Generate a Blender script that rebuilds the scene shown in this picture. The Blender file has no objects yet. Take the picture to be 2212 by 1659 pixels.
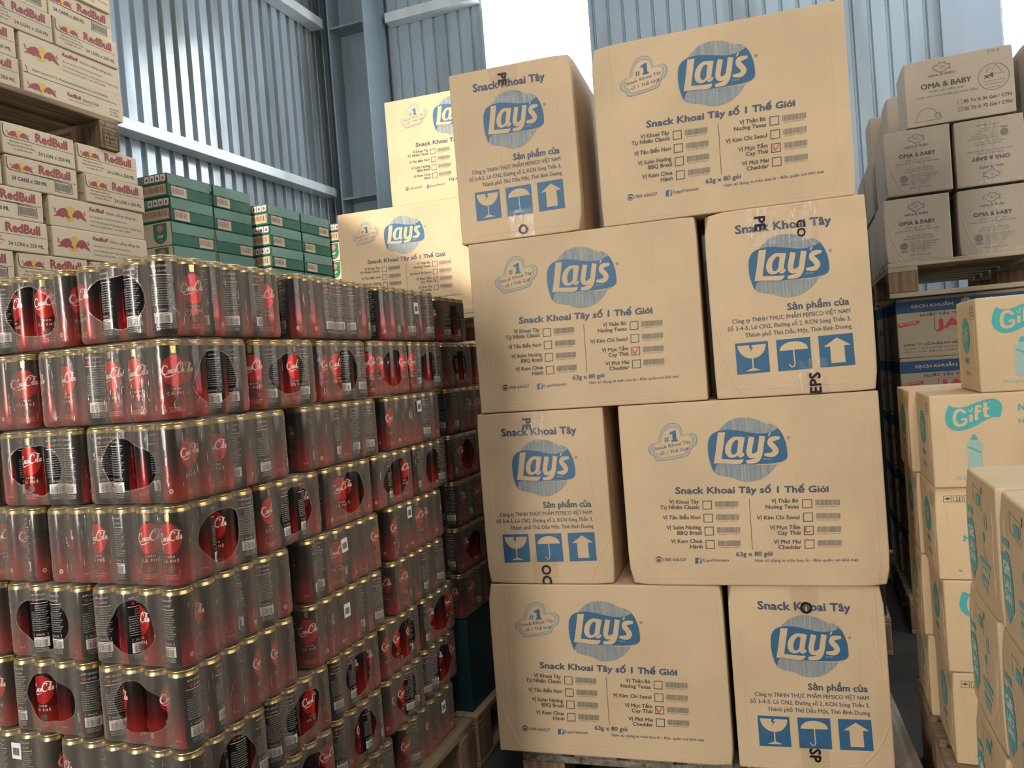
import bpy, bmesh, math, random
from mathutils import Vector, Matrix
from mathutils.geometry import tessellate_polygon

SC = bpy.context.scene
COL = SC.collection
PI = math.pi
RNG = random.Random(11)

# ------------------------------------------------------------------ camera
CAM_H = 1.165
def make_camera():
    yaw, pitch, roll, f = math.radians(20.741), math.radians(-1.039), math.radians(4.4345), 1666.8
    fw = Vector((-math.sin(yaw) * math.cos(pitch), math.cos(yaw) * math.cos(pitch), math.sin(pitch)))
    rt = Vector((math.cos(yaw), math.sin(yaw), 0))
    up = rt.cross(fw)
    R = rt * math.cos(roll) - up * math.sin(roll)
    U = rt * math.sin(roll) + up * math.cos(roll)
    cd = bpy.data.cameras.new('camera')
    cd.sensor_fit = 'HORIZONTAL'; cd.sensor_width = 36.0
    cd.lens = f / 2212.0 * 36.0
    cd.clip_start = 0.02
    co = bpy.data.objects.new('camera', cd)
    m = Matrix((R, U, -fw)).transposed().to_4x4()
    m.translation = Vector((0, 0, CAM_H))
    co.matrix_world = m
    COL.objects.link(co)
    SC.camera = co
make_camera()

# ------------------------------------------------------------------ world, exposure, sun, daylight
w = bpy.data.worlds.new('sky'); SC.world = w
w.use_nodes = True
bg = w.node_tree.nodes['Background']
bg.inputs[0].default_value = (0.93, 0.97, 1.0, 1); bg.inputs[1].default_value = 2.0
SC.view_settings.view_transform = 'Standard'
SC.view_settings.look = 'None'
SC.view_settings.gamma = 1.0
SC.view_settings.exposure = 0.0
SC.view_settings.use_curve_mapping = False
SC.cycles.max_bounces = 10
SC.cycles.diffuse_bounces = 4
SC.cycles.glossy_bounces = 4
SC.cycles.transparent_max_bounces = 32
SC.cycles.use_denoising = True
SC.cycles.sample_clamp_indirect = 8.0

def sun_lamp():
    ld = bpy.data.lights.new('sun', 'SUN'); ld.energy = 5.8; ld.angle = math.radians(0.6)
    ld.color = (1.0, 0.93, 0.80)
    o = bpy.data.objects.new('sun', ld); COL.objects.link(o)
    d = Vector((-0.13, 1.0, -0.80)).normalized()
    o.rotation_euler = d.to_track_quat('-Z', 'Y').to_euler()
    o.location = (0.4, -6, 10)
sun_lamp()

def area(name, loc, direction, sx, sy, power, color, portal=False):
    ld = bpy.data.lights.new(name, 'AREA'); ld.shape = 'RECTANGLE'; ld.size = sx; ld.size_y = sy
    ld.energy = power; ld.color = color
    if portal: ld.cycles.is_portal = True
    o = bpy.data.objects.new(name, ld); COL.objects.link(o)
    o.location = loc
    o.rotation_euler = Vector(direction).to_track_quat('-Z', 'Y').to_euler()
    return o
# daylight through the loading door behind the photographer, and through roof skylights
area('loading_door_daylight', (-2.9, -5.9, 1.9), (0, 1, 0), 0.9, 2.8, 385, (1.0, 0.93, 0.83))
area('back_skylight_daylight', (2.4, 4.9, 6.3), (0, 0.12, -1), 4.0, 0.9, 190, (0.84, 0.93, 1.0))
area('right_fill_light', (4.8, 1.0, 2.6), (-1, 0.0, 0.0), 5.0, 2.8, 155, (1.0, 0.97, 0.92))  # added fill lamp, no bay opening there; brightens the aisle-side faces
area('aisle_skylight_daylight', (0.9, -2.2, 6.35), (0, 0, -1), 1.2, 3.5, 155, (1.0, 0.96, 0.90))
area('roof_gap_portal', (-1.0, -2.5, 6.5), (0, 0, -1), 1.8, 1.8, 1, (1, 1, 1), True)

# ------------------------------------------------------------------ material helpers
def new_mat(name):
    m = bpy.data.materials.new(name); m.use_nodes = True
    nt = m.node_tree
    return m, nt, nt.nodes['Principled BSDF']

def N(nt, kind, **kw):
    n = nt.nodes.new(kind)
    for k, v in kw.items():
        setattr(n, k, v)
    return n

def plain(name, col, rough=0.6, metal=0.0, noise=0.0, scale=40.0, bump=0.0, bscale=60.0, spec=0.5, stretch=(1, 1, 1)):
    m, nt, b = new_mat(name)
    b.inputs['Roughness'].default_value = rough
    b.inputs['Metallic'].default_value = metal
    b.inputs['Specular IOR Level'].default_value = spec
    b.inputs['Base Color'].default_value = (*col, 1)
    if noise or bump:
        tc = N(nt, 'ShaderNodeTexCoord'); mp = N(nt, 'ShaderNodeMapping')
        mp.inputs['Scale'].default_value = stretch
        nt.links.new(tc.outputs['Object'], mp.inputs[0])
        if noise:
            tx = N(nt, 'ShaderNodeTexNoise'); tx.inputs['Scale'].default_value = scale
            tx.inputs['Detail'].default_value = 6
            nt.links.new(mp.outputs[0], tx.inputs['Vector'])
            rp = N(nt, 'ShaderNodeValToRGB')
            lo = tuple(c * (1 - noise) for c in col); hi = tuple(min(1, c * (1 + noise)) for c in col)
            rp.color_ramp.elements[0].position = 0.3; rp.color_ramp.elements[1].position = 0.7
            rp.color_ramp.elements[0].color = (*lo, 1); rp.color_ramp.elements[1].color = (*hi, 1)
            nt.links.new(tx.outputs['Fac'], rp.inputs[0])
            nt.links.new(rp.outputs[0], b.inputs['Base Color'])
        if bump:
            t2 = N(nt, 'ShaderNodeTexNoise'); t2.inputs['Scale'].default_value = bscale
            nt.links.new(mp.outputs[0], t2.inputs['Vector'])
            bp = N(nt, 'ShaderNodeBump'); bp.inputs['Strength'].default_value = bump
            bp.inputs['Distance'].default_value = 0.01
            nt.links.new(t2.outputs['Fac'], bp.inputs['Height'])
            nt.links.new(bp.outputs[0], b.inputs['Normal'])
    return m

def cardboard(name, col, var=0.08, crease=0.25):
    """kraft board: faint mottling, vertical flutes and long soft creases"""
    m, nt, b = new_mat(name)
    b.inputs['Roughness'].default_value = 0.62
    b.inputs['Specular IOR Level'].default_value = 0.25
    tc = N(nt, 'ShaderNodeTexCoord')
    oi = N(nt, 'ShaderNodeObjectInfo')
    ad = N(nt, 'ShaderNodeVectorMath', operation='ADD')
    sc = N(nt, 'ShaderNodeMath', operation='MULTIPLY'); sc.inputs[1].default_value = 37.0
    nt.links.new(oi.outputs['Random'], sc.inputs[0])
    nt.links.new(tc.outputs['Object'], ad.inputs[0]); nt.links.new(sc.outputs[0], ad.inputs[1])
    n1 = N(nt, 'ShaderNodeTexNoise'); n1.inputs['Scale'].default_value = 5.0; n1.inputs['Detail'].default_value = 5
    nt.links.new(ad.outputs[0], n1.inputs['Vector'])
    mp = N(nt, 'ShaderNodeMapping'); mp.inputs['Scale'].default_value = (28, 28, 1.2)
    nt.links.new(ad.outputs[0], mp.inputs[0])
    n2 = N(nt, 'ShaderNodeTexNoise'); n2.inputs['Scale'].default_value = 1.0; n2.inputs['Detail'].default_value = 3
    nt.links.new(mp.outputs[0], n2.inputs['Vector'])
    n3 = N(nt, 'ShaderNodeTexNoise'); n3.inputs['Scale'].default_value = 220.0
    nt.links.new(ad.outputs[0], n3.inputs['Vector'])
    rp = N(nt, 'ShaderNodeValToRGB')
    rp.color_ramp.elements[0].position = 0.3; rp.color_ramp.elements[1].position = 0.7
    rp.color_ramp.elements[0].color = (*[c * (1 - var) for c in col], 1)
    rp.color_ramp.elements[1].color = (*[min(1, c * (1 + var)) for c in col], 1)
    nt.links.new(n1.outputs['Fac'], rp.inputs[0])
    mx = N(nt, 'ShaderNodeMixRGB', blend_type='MULTIPLY'); mx.inputs[0].default_value = 0.10
    nt.links.new(rp.outputs[0], mx.inputs[1]); nt.links.new(n3.outputs['Fac'], mx.inputs[2])
    hs = N(nt, 'ShaderNodeHueSaturation')
    mr = N(nt, 'ShaderNodeMapRange'); mr.inputs[3].default_value = 0.94; mr.inputs[4].default_value = 1.06
    nt.links.new(oi.outputs['Random'], mr.inputs[0]); nt.links.new(mr.outputs[0], hs.inputs['Value'])
    nt.links.new(mx.outputs[0], hs.inputs['Color'])
    nt.links.new(hs.outputs[0], b.inputs['Base Color'])
    # creases: sparse vertical ridges plus soft sag
    n4 = N(nt, 'ShaderNodeTexNoise'); n4.inputs['Scale'].default_value = 6.0; n4.inputs['Detail'].default_value = 2
    nt.links.new(ad.outputs[0], n4.inputs['Vector'])
    m1 = N(nt, 'ShaderNodeMath', operation='MULTIPLY_ADD'); m1.inputs[1].default_value = 0.35
    nt.links.new(n2.outputs['Fac'], m1.inputs[0]); nt.links.new(n4.outputs['Fac'], m1.inputs[2])
    bp = N(nt, 'ShaderNodeBump'); bp.inputs['Strength'].default_value = crease * 1.5; bp.inputs['Distance'].default_value = 0.014
    nt.links.new(m1.outputs[0], bp.inputs['Height']); nt.links.new(bp.outputs[0], b.inputs['Normal'])
    return m

def chip_ink(name, kraft):
    """halftone chip print: grey-blue streaks over kraft"""
    m, nt, b = new_mat(name)
    b.inputs['Roughness'].default_value = 0.6
    tc = N(nt, 'ShaderNodeTexCoord'); mp = N(nt, 'ShaderNodeMapping'); mp.inputs['Scale'].default_value = (230, 230, 11)
    nt.links.new(tc.outputs['Object'], mp.inputs[0])
    n = N(nt, 'ShaderNodeTexNoise'); n.inputs['Scale'].default_value = 1.0; n.inputs['Detail'].default_value = 4
    nt.links.new(mp.outputs[0], n.inputs['Vector'])
    rp = N(nt, 'ShaderNodeValToRGB')
    rp.color_ramp.elements[0].position = 0.35; rp.color_ramp.elements[1].position = 0.75
    rp.color_ramp.elements[0].color = (0.165, 0.205, 0.235, 1)
    rp.color_ramp.elements[1].color = (0.37, 0.35, 0.30, 1)
    nt.links.new(n.outputs['Fac'], rp.inputs[0]); nt.links.new(rp.outputs[0], b.inputs['Base Color'])
    return m

def film_mat(name, haze, gloss, tint, wrinkle=0.5, rough=0.16, wscale=45):
    """clear plastic wrap: mostly transparent, glossy, faintly milky"""
    m = bpy.data.materials.new(name); m.use_nodes = True
    nt = m.node_tree; nt.nodes.clear()
    out = N(nt, 'ShaderNodeOutputMaterial')
    tr = N(nt, 'ShaderNodeBsdfTransparent'); tr.inputs[0].default_value = (*tint, 1)
    gl = N(nt, 'ShaderNodeBsdfGlossy'); gl.inputs['Roughness'].default_value = rough
    df = N(nt, 'ShaderNodeBsdfDiffuse'); df.inputs[0].default_value = (0.56, 0.49, 0.41, 1)
    tc = N(nt, 'ShaderNodeTexCoord'); mp = N(nt, 'ShaderNodeMapping'); mp.inputs['Scale'].default_value = (1.6, 1.6, 0.5)
    nt.links.new(tc.outputs['Object'], mp.inputs[0])
    no = N(nt, 'ShaderNodeTexNoise'); no.inputs['Scale'].default_value = wscale; no.inputs['Detail'].default_value = 5
    no.inputs['Distortion'].default_value = 1.2
    nt.links.new(mp.outputs[0], no.inputs['Vector'])
    bp = N(nt, 'ShaderNodeBump'); bp.inputs['Strength'].default_value = wrinkle; bp.inputs['Distance'].default_value = 0.004
    nt.links.new(no.outputs['Fac'], bp.inputs['Height'])
    nt.links.new(bp.outputs[0], gl.inputs['Normal'])
    lw = N(nt, 'ShaderNodeLayerWeight'); lw.inputs['Blend'].default_value = 0.35
    mr = N(nt, 'ShaderNodeMapRange'); mr.inputs[3].default_value = haze; mr.inputs[4].default_value = min(0.75, haze * 13.0)
    nt.links.new(lw.outputs['Facing'], mr.inputs[0])
    m1 = N(nt, 'ShaderNodeMixShader')
    nt.links.new(mr.outputs[0], m1.inputs[0]); nt.links.new(tr.outputs[0], m1.inputs[1]); nt.links.new(df.outputs[0], m1.inputs[2])
    m2 = N(nt, 'ShaderNodeMixShader')
    g2 = N(nt, 'ShaderNodeMapRange'); g2.inputs[3].default_value = gloss; g2.inputs[4].default_value = min(0.6, gloss * 4)
    nt.links.new(lw.outputs['Facing'], g2.inputs[0]); nt.links.new(g2.outputs[0], m2.inputs[0])
    nt.links.new(m1.outputs[0], m2.inputs[1]); nt.links.new(gl.outputs[0], m2.inputs[2])
    nt.links.new(m2.outputs[0], out.inputs[0])
    return m

def can_paint(name):
    """lacquered can: black shoulder fading to red foot, black panel at the back"""
    m, nt, b = new_mat(name)
    b.inputs['Metallic'].default_value = 0.6; b.inputs['Roughness'].default_value = 0.18
    b.inputs['Coat Weight'].default_value = 0.25; b.inputs['Coat Roughness'].default_value = 0.22
    uv = N(nt, 'ShaderNodeUVMap'); sp = N(nt, 'ShaderNodeSeparateXYZ')
    nt.links.new(uv.outputs[0], sp.inputs[0])
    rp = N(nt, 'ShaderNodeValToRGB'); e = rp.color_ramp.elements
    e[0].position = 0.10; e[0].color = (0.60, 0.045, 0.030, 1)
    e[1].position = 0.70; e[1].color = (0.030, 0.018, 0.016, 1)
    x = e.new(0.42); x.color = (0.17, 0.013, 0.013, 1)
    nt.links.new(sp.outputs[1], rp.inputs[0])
    a = N(nt, 'ShaderNodeMath', operation='SUBTRACT'); a.inputs[1].default_value = 0.5
    nt.links.new(sp.outputs[0], a.inputs[0])
    ab = N(nt, 'ShaderNodeMath', operation='ABSOLUTE'); nt.links.new(a.outputs[0], ab.inputs[0])
    lt = N(nt, 'ShaderNodeMath', operation='LESS_THAN'); lt.inputs[1].default_value = 0.145
    nt.links.new(ab.outputs[0], lt.inputs[0])
    mx = N(nt, 'ShaderNodeMixRGB'); mx.inputs[2].default_value = (0.022, 0.018, 0.017, 1)
    nt.links.new(lt.outputs[0], mx.inputs[0]); nt.links.new(rp.outputs[0], mx.inputs[1])
    nt.links.new(mx.outputs[0], b.inputs['Base Color'])
    return m

def wood(name, c1, c2, axis=0):
    m, nt, b = new_mat(name)
    b.inputs['Roughness'].default_value = 0.8
    tc = N(nt, 'ShaderNodeTexCoord'); mp = N(nt, 'ShaderNodeMapping')
    s = [30, 30, 30]; s[axis] = 2.0
    mp.inputs['Scale'].default_value = s
    nt.links.new(tc.outputs['Object'], mp.inputs[0])
    n = N(nt, 'ShaderNodeTexNoise'); n.inputs['Scale'].default_value = 1.5; n.inputs['Detail'].default_value = 8; n.inputs['Distortion'].default_value = 0.8
    nt.links.new(mp.outputs[0], n.inputs['Vector'])
    rp = N(nt, 'ShaderNodeValToRGB'); rp.color_ramp.elements[0].position = 0.3; rp.color_ramp.elements[1].position = 0.72
    rp.color_ramp.elements[0].color = (*c1, 1); rp.color_ramp.elements[1].color = (*c2, 1)
    nt.links.new(n.outputs['Fac'], rp.inputs[0]); nt.links.new(rp.outputs[0], b.inputs['Base Color'])
    bp = N(nt, 'ShaderNodeBump'); bp.inputs['Strength'].default_value = 0.3; bp.inputs['Distance'].default_value = 0.004
    nt.links.new(n.outputs['Fac'], bp.inputs['Height']); nt.links.new(bp.outputs[0], b.inputs['Normal'])
    return m

def sheet_metal(name, col, rough, dirt):
    m, nt, b = new_mat(name)
    b.inputs['Metallic'].default_value = 0.25; b.inputs['Roughness'].default_value = rough
    tc = N(nt, 'ShaderNodeTexCoord'); mp = N(nt, 'ShaderNodeMapping'); mp.inputs['Scale'].default_value = (2.2, 2.2, 0.35)
    nt.links.new(tc.outputs['Object'], mp.inputs[0])
    n = N(nt, 'ShaderNodeTexNoise'); n.inputs['Scale'].default_value = 2.0; n.inputs['Detail'].default_value = 9
    nt.links.new(mp.outputs[0], n.inputs['Vector'])
    rp = N(nt, 'ShaderNodeValToRGB'); rp.color_ramp.elements[0].position = 0.30; rp.color_ramp.elements[1].position = 0.55
    rp.color_ramp.elements[0].color = (*dirt, 1); rp.color_ramp.elements[1].color = (*col, 1)
    nt.links.new(n.outputs['Fac'], rp.inputs[0]); nt.links.new(rp.outputs[0], b.inputs['Base Color'])
    n2 = N(nt, 'ShaderNodeTexNoise'); n2.inputs['Scale'].default_value = 3.0; n2.inputs['Detail'].default_value = 3
    nt.links.new(tc.outputs['Object'], n2.inputs['Vector'])
    bp = N(nt, 'ShaderNodeBump'); bp.inputs['Strength'].default_value = 0.12; bp.inputs['Distance'].default_value = 0.03
    nt.links.new(n2.outputs['Fac'], bp.inputs['Height']); nt.links.new(bp.outputs[0], b.inputs['Normal'])
    return m

KRAFT = (0.58, 0.425, 0.265)
M = {}
M['kraft'] = cardboard('kraft_board', KRAFT)
M['kraft_pale'] = cardboard('pale_kraft_board', (0.69, 0.57, 0.40), 0.06, 0.12)
M['kraft_grey'] = cardboard('grey_kraft_board', (0.43, 0.355, 0.275), 0.07, 0.15)
M['kraft_gift'] = cardboard('tan_board', (0.60, 0.44, 0.265), 0.06, 0.15)
M['green_board'] = cardboard('green_board', (0.045, 0.135, 0.088), 0.10, 0.12)
M['green_lid'] = cardboard('light_green_board', (0.155, 0.260, 0.205), 0.08, 0.15)
M['blue_ink'] = plain('blue_ink', (0.026, 0.105, 0.205), 0.5)
M['navy_ink'] = plain('navy_ink', (0.052, 0.070, 0.118), 0.55)
M['ink'] = plain('black_ink', (0.062, 0.055, 0.055), 0.55)
M['grey_ink'] = plain('grey_ink', (0.17, 0.155, 0.14), 0.6)
M['cloud_ink'] = plain('pale_blue_grey_ink', (0.37, 0.35, 0.30), 0.6)
M['cloud_dark'] = plain('blue_grey_ink', (0.23, 0.245, 0.24), 0.6)
M['chip'] = chip_ink('chip_halftone_ink', KRAFT)
M['red_pen'] = plain('red_pen', (0.50, 0.06, 0.04), 0.6)
M['tape_ink'] = plain('dark_tape_ink', (0.020, 0.010, 0.020), 0.35)
M['maroon'] = plain('maroon_ink', (0.34, 0.062, 0.075), 0.6)
M['sun_ink'] = plain('yellow_ink', (0.66, 0.45, 0.10), 0.6)
M['slot'] = plain('dark_slot', (0.05, 0.038, 0.025), 0.9)
M['teal'] = plain('teal_ink', (0.060, 0.36, 0.36), 0.5)
M['teal_pale'] = plain('pale_teal_ink', (0.30, 0.44, 0.38), 0.55)
M['red_ink'] = plain('red_ink', (0.50, 0.05, 0.06), 0.55)
M['label_tan'] = plain('beige_label', (0.60, 0.46, 0.32), 0.6)
M['label_bar'] = plain('brown_bars', (0.27, 0.14, 0.09), 0.6)
M['white'] = plain('white_print', (0.80, 0.79, 0.76), 0.5)
M['shield'] = plain('shield_green', (0.035, 0.19, 0.11), 0.5)
M['pink'] = plain('pink_print', (0.58, 0.22, 0.18), 0.6)
M['javel_blue'] = plain('deep_blue_ink', (0.020, 0.072, 0.165), 0.5)
M['javel_board'] = cardboard('javel_board', (0.43, 0.35, 0.245), 0.06, 0.12)
M['can'] = can_paint('can_lacquer')
M['can_gold'] = plain('gold_lid', (0.62, 0.46, 0.17), 0.28, 0.95)
M['can_red'] = plain('bright_red_lacquer', (0.58, 0.030, 0.022), 0.27, 0.5)
M['can_white'] = plain('white_lacquer', (0.78, 0.74, 0.68), 0.4, 0.1)
M['can_cream'] = plain('cream_lacquer', (0.62, 0.50, 0.34), 0.4, 0.2)
M['can_bean'] = plain('coffee_bean_brown', (0.085, 0.045, 0.032), 0.45, 0.2)
M['film'] = film_mat('shrink_film', 0.034, 0.022, (0.90, 0.87, 0.85), 0.35, 0.13, 30)
M['film_edge'] = film_mat('shrink_film_rim', 0.03, 0.05, (0.95, 0.95, 0.95), 0.6, 0.18, 90)
M['film_highlight'] = film_mat('film_highlight', 0.30, 0.22, (0.97, 0.97, 0.97), 0.5, 0.2, 90)
M['tape'] = film_mat('clear_tape', 0.004, 0.05, (0.99, 0.98, 0.965), 0.9, 0.10, 60)
M['wood'] = wood('pallet_wood', (0.13, 0.085, 0.052), (0.40, 0.29, 0.185), 1)
M['wood_x'] = wood('pallet_wood_across', (0.15, 0.10, 0.062), (0.42, 0.31, 0.20), 0)
M['wood_block'] = wood('pallet_block_wood', (0.12, 0.07, 0.04), (0.34, 0.215, 0.125), 2)
M['wood_pale'] = wood('pale_pallet_wood', (0.30, 0.235, 0.155), (0.52, 0.43, 0.30), 0)
M['wood_dirty'] = wood('dirty_pallet_wood', (0.06, 0.048, 0.038), (0.36, 0.31, 0.25), 1)
M['left_sheet'] = sheet_metal('left_wall_sheet', (0.40, 0.46, 0.51), 0.22, (0.25, 0.27, 0.26))
M['back_sheet'] = sheet_metal('back_wall_sheet', (0.36, 0.44, 0.50), 0.45, (0.24, 0.28, 0.30))
M['flat_sheet'] = sheet_metal('flat_blue_sheet', (0.36, 0.43, 0.50), 0.5, (0.32, 0.38, 0.44))
M['steel'] = sheet_metal('painted_steel', (0.22, 0.28, 0.32), 0.45, (0.13, 0.16, 0.175))
M['girt'] = sheet_metal('galvanised_girt', (0.74, 0.79, 0.80), 0.4, (0.60, 0.64, 0.64))
M['concrete'] = plain('concrete_floor', (0.045, 0.042, 0.040), 0.85, noise=0.3, scale=6, bump=0.1, bscale=30)
M['roof'] = plain('roof_sheet', (0.30, 0.31, 0.32), 0.6)
M['dark_wall'] = plain('dim_wall_sheet', (0.16, 0.17, 0.18), 0.6)
M['gap_shade'] = plain('gap_shade_blue', (0.022, 0.028, 0.042), 0.5, noise=0.3, scale=10)  # board colour stands in for the shade deep in the gap
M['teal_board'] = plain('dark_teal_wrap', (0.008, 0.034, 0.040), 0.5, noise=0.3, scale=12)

# ------------------------------------------------------------------ object helpers
def tag(o, label, cat, group=None, kind=None):
    o['label'] = label; o['category'] = cat
    if group: o['group'] = group
    if kind: o['kind'] = kind
    return o

def mesh_obj(name, me, parent=None, loc=(0, 0, 0), rz=0.0):
    o = bpy.data.objects.new(name, me); COL.objects.link(o)
    o.location = loc; o.rotation_euler = (0, 0, rz)
    if parent: o.parent = parent
    return o

def empty(name, loc=(0, 0, 0), rz=0.0):
    o = bpy.data.objects.new(name, None); COL.objects.link(o)
    o.empty_display_size = 0.05
    o.location = loc; o.rotation_euler = (0, 0, rz)
    return o

def children_of(o):
    return KIDS.get(o.name, [])
KIDS = {}
def adopt(child, parent):
    child.parent = parent
    KIDS.setdefault(parent.name, []).append(child)
    return child

def copy_tree(o, parent=None):
    c = o.copy(); COL.objects.link(c)
    if parent: adopt(c, parent)
    for ch in children_of(o):
        copy_tree(ch, c)
    return c

class MB:
    """collects faces with material slots, builds ONE mesh"""
    def __init__(self):
        self.v = []; self.f = []; self.mi = []; self.sm = []; self.mats = []; self.uv = None
    def slot(self, m):
        if m not in self.mats: self.mats.append(m)
        return self.mats.index(m)
    def add(self, verts, faces, mat, smooth=False):
        b = len(self.v); s = self.slot(mat)
        self.v.extend([tuple(p) for p in verts])
        for f in faces:
            self.f.append(tuple(b + i for i in f)); self.mi.append(s); self.sm.append(smooth)
    def box(self, c, s, mat, bev=0.0):
        x, y, z = (a / 2 for a in s)
        if bev <= 0:
            vs = [(c[0] + i * x, c[1] + j * y, c[2] + k * z) for i in (-1, 1) for j in (-1, 1) for k in (-1, 1)]
            self.add(vs, [(0, 1, 3, 2), (4, 6, 7, 5), (0, 4, 5, 1), (2, 3, 7, 6), (0, 2, 6, 4), (1, 5, 7, 3)], mat)
        else:
            vs, fs = rounded_box(s, bev, 1e9)
            self.add([(p[0] + c[0], p[1] + c[1], p[2] + c[2]) for p in vs], fs, mat, False)
    def mesh(self, name):
        me = bpy.data.meshes.new(name)
        me.from_pydata(self.v, [], self.f)
        for m in self.mats: me.materials.append(M[m])
        me.polygons.foreach_set('material_index', self.mi)
        me.polygons.foreach_set('use_smooth', self.sm)
        me.update()
        return me

def axis_cuts(L, r, step):
    h = L / 2
    pts = [-h, -h + r]
    inner = L - 2 * r
    n = max(1, int(round(inner / step))) if step < 1e8 else 1
    k = min(0.0025, inner / 4)
    if n > 1: pts.append(-h + r + k)
    for i in range(1, n): pts.append(-h + r + inner * i / n)
    if n > 1: pts.append(h - r - k)
    pts += [h - r, h]
    return sorted(set(round(p, 6) for p in pts))

def rounded_box(s, r, step):
    """box surface grid centred on the origin with rounded edges"""
    cuts = [axis_cuts(a, r, step) for a in s]
    idx = {}; vs = []; fs = []
    def vid(p):
        k = tuple(round(a, 6) for a in p)
        if k not in idx:
            q = [max(-s[i] / 2 + r, min(s[i] / 2 - r, p[i])) for i in range(3)]
            d = Vector([p[i] - q[i] for i in range(3)])
            if d.length > 1e-9:
                d = d.normalized() * r
            idx[k] = len(vs); vs.append((q[0] + d.x, q[1] + d.y, q[2] + d.z))
        return idx[k]
    for ax in range(3):
        a, b = [(1, 2), (2, 0), (0, 1)][ax]
        for sg in (-1, 1):
            for i in range(len(cuts[a]) - 1):
                for j in range(len(cuts[b]) - 1):
                    q = []
                    for (u, v) in ((i, j), (i + 1, j), (i + 1, j + 1), (i, j + 1)):
                        p = [0, 0, 0]; p[ax] = sg * s[ax] / 2; p[a] = cuts[a][u]; p[b] = cuts[b][v]
                        q.append(vid(p))
                    if sg < 0: q.reverse()
                    if len(set(q)) >= 3:
                        qq = []
                        for t in q:
                            if t not in qq: qq.append(t)
                        fs.append(tuple(qq))
    return vs, fs

# ------------------------------------------------------------------ printed artwork
_tc = {}
_fc = None
def text_tris(body, bold):
    """glyph triangles, capital height scaled to 1"""
    global _fc
    key = (body, bold)
    if key in _tc: return _tc[key]
    cu = bpy.data.curves.new('glyphs', 'FONT')
    cu.body = body; cu.size = 1.0; cu.resolution_u = 2; cu.offset = bold; cu.fill_mode = 'FRONT'
    ob = bpy.data.objects.new('glyphs', cu); COL.objects.link(ob)
    dg = bpy.context.evaluated_depsgraph_get()
    ev = ob.evaluated_get(dg); me = ev.to_mesh()
    me.calc_loop_triangles()
    vs = [(v.co.x / 0.729, v.co.y / 0.729) for v in me.vertices]
    tr = [tuple(t.vertices) for t in me.loop_triangles]
    ev.to_mesh_clear()
    bpy.data.objects.remove(ob); bpy.data.curves.remove(cu)
    _tc[key] = (vs, tr)
    return _tc[key]

def smooth_closed(pts, n=4):
    out = []; L = len(pts)
    for i in range(L):
        p0, p1, p2, p3 = (Vector(pts[(i + k - 1) % L]) for k in range(4))
        for k in range(n):
            t = k / n
            out.append(0.5 * ((2 * p1) + (p2 - p0) * t + (2 * p0 - 5 * p1 + 4 * p2 - p3) * t * t + (-p0 + 3 * p1 - 3 * p2 + p3) * t ** 3))
    return [(p.x, p.y) for p in out]

def smooth_open(pts, n=5):
    P = [Vector(p) for p in pts]; P = [2 * P[0] - P[1]] + P + [2 * P[-1] - P[-2]]
    out = []
    for i in range(1, len(P) - 2):
        p0, p1, p2, p3 = P[i - 1:i + 3]
        for k in range(n):
            t = k / n
            out.append(0.5 * ((2 * p1) + (p2 - p0) * t + (2 * p0 - 5 * p1 + 4 * p2 - p3) * t * t + (-p0 + 3 * p1 - 3 * p2 + p3) * t ** 3))
    out.append(P[-2])
    return [(p.x, p.y) for p in out]

HORN = dict(zip('ơờớởợưừứửữựƯỪỨĐđ', 'oòóỏọuùúủũụUÙÚDd'))
def clean_tris(body):
    """glyphs with horns or bars drawn as base letter plus a separate small stroke"""
    base = ''.join(HORN.get(c, c) for c in body)
    vs, tr = text_tris(base, 0.0)
    extra = []
    for i, c in enumerate(body):
        if c not in HORN: continue
        pv, _ = text_tris(base[:i + 1], 0.0)
        gv, _ = text_tris(base[i], 0.0)
        xr = max(p[0] for p in pv); wd = max(p[0] for p in gv) - min(p[0] for p in gv)
        if c == 'Đ': q = [(xr - wd - 0.10, 0.44), (xr - wd * 0.45, 0.44), (xr - wd * 0.45, 0.56), (xr - wd - 0.10, 0.56)]
        elif c == 'đ': q = [(xr - 0.34, 0.80), (xr + 0.08, 0.80), (xr + 0.08, 0.90), (xr - 0.34, 0.90)]
        elif c in 'ƯỪỨ': q = [(xr - 0.05, 0.86), (xr + 0.04, 0.88), (xr + 0.15, 1.06), (xr + 0.03, 1.06)]
        else: q = [(xr - 0.09, 0.50), (xr + 0.02, 0.54), (xr + 0.13, 0.76), (xr + 0.02, 0.76)]
        extra.append(q)
    return vs, tr, extra

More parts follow.
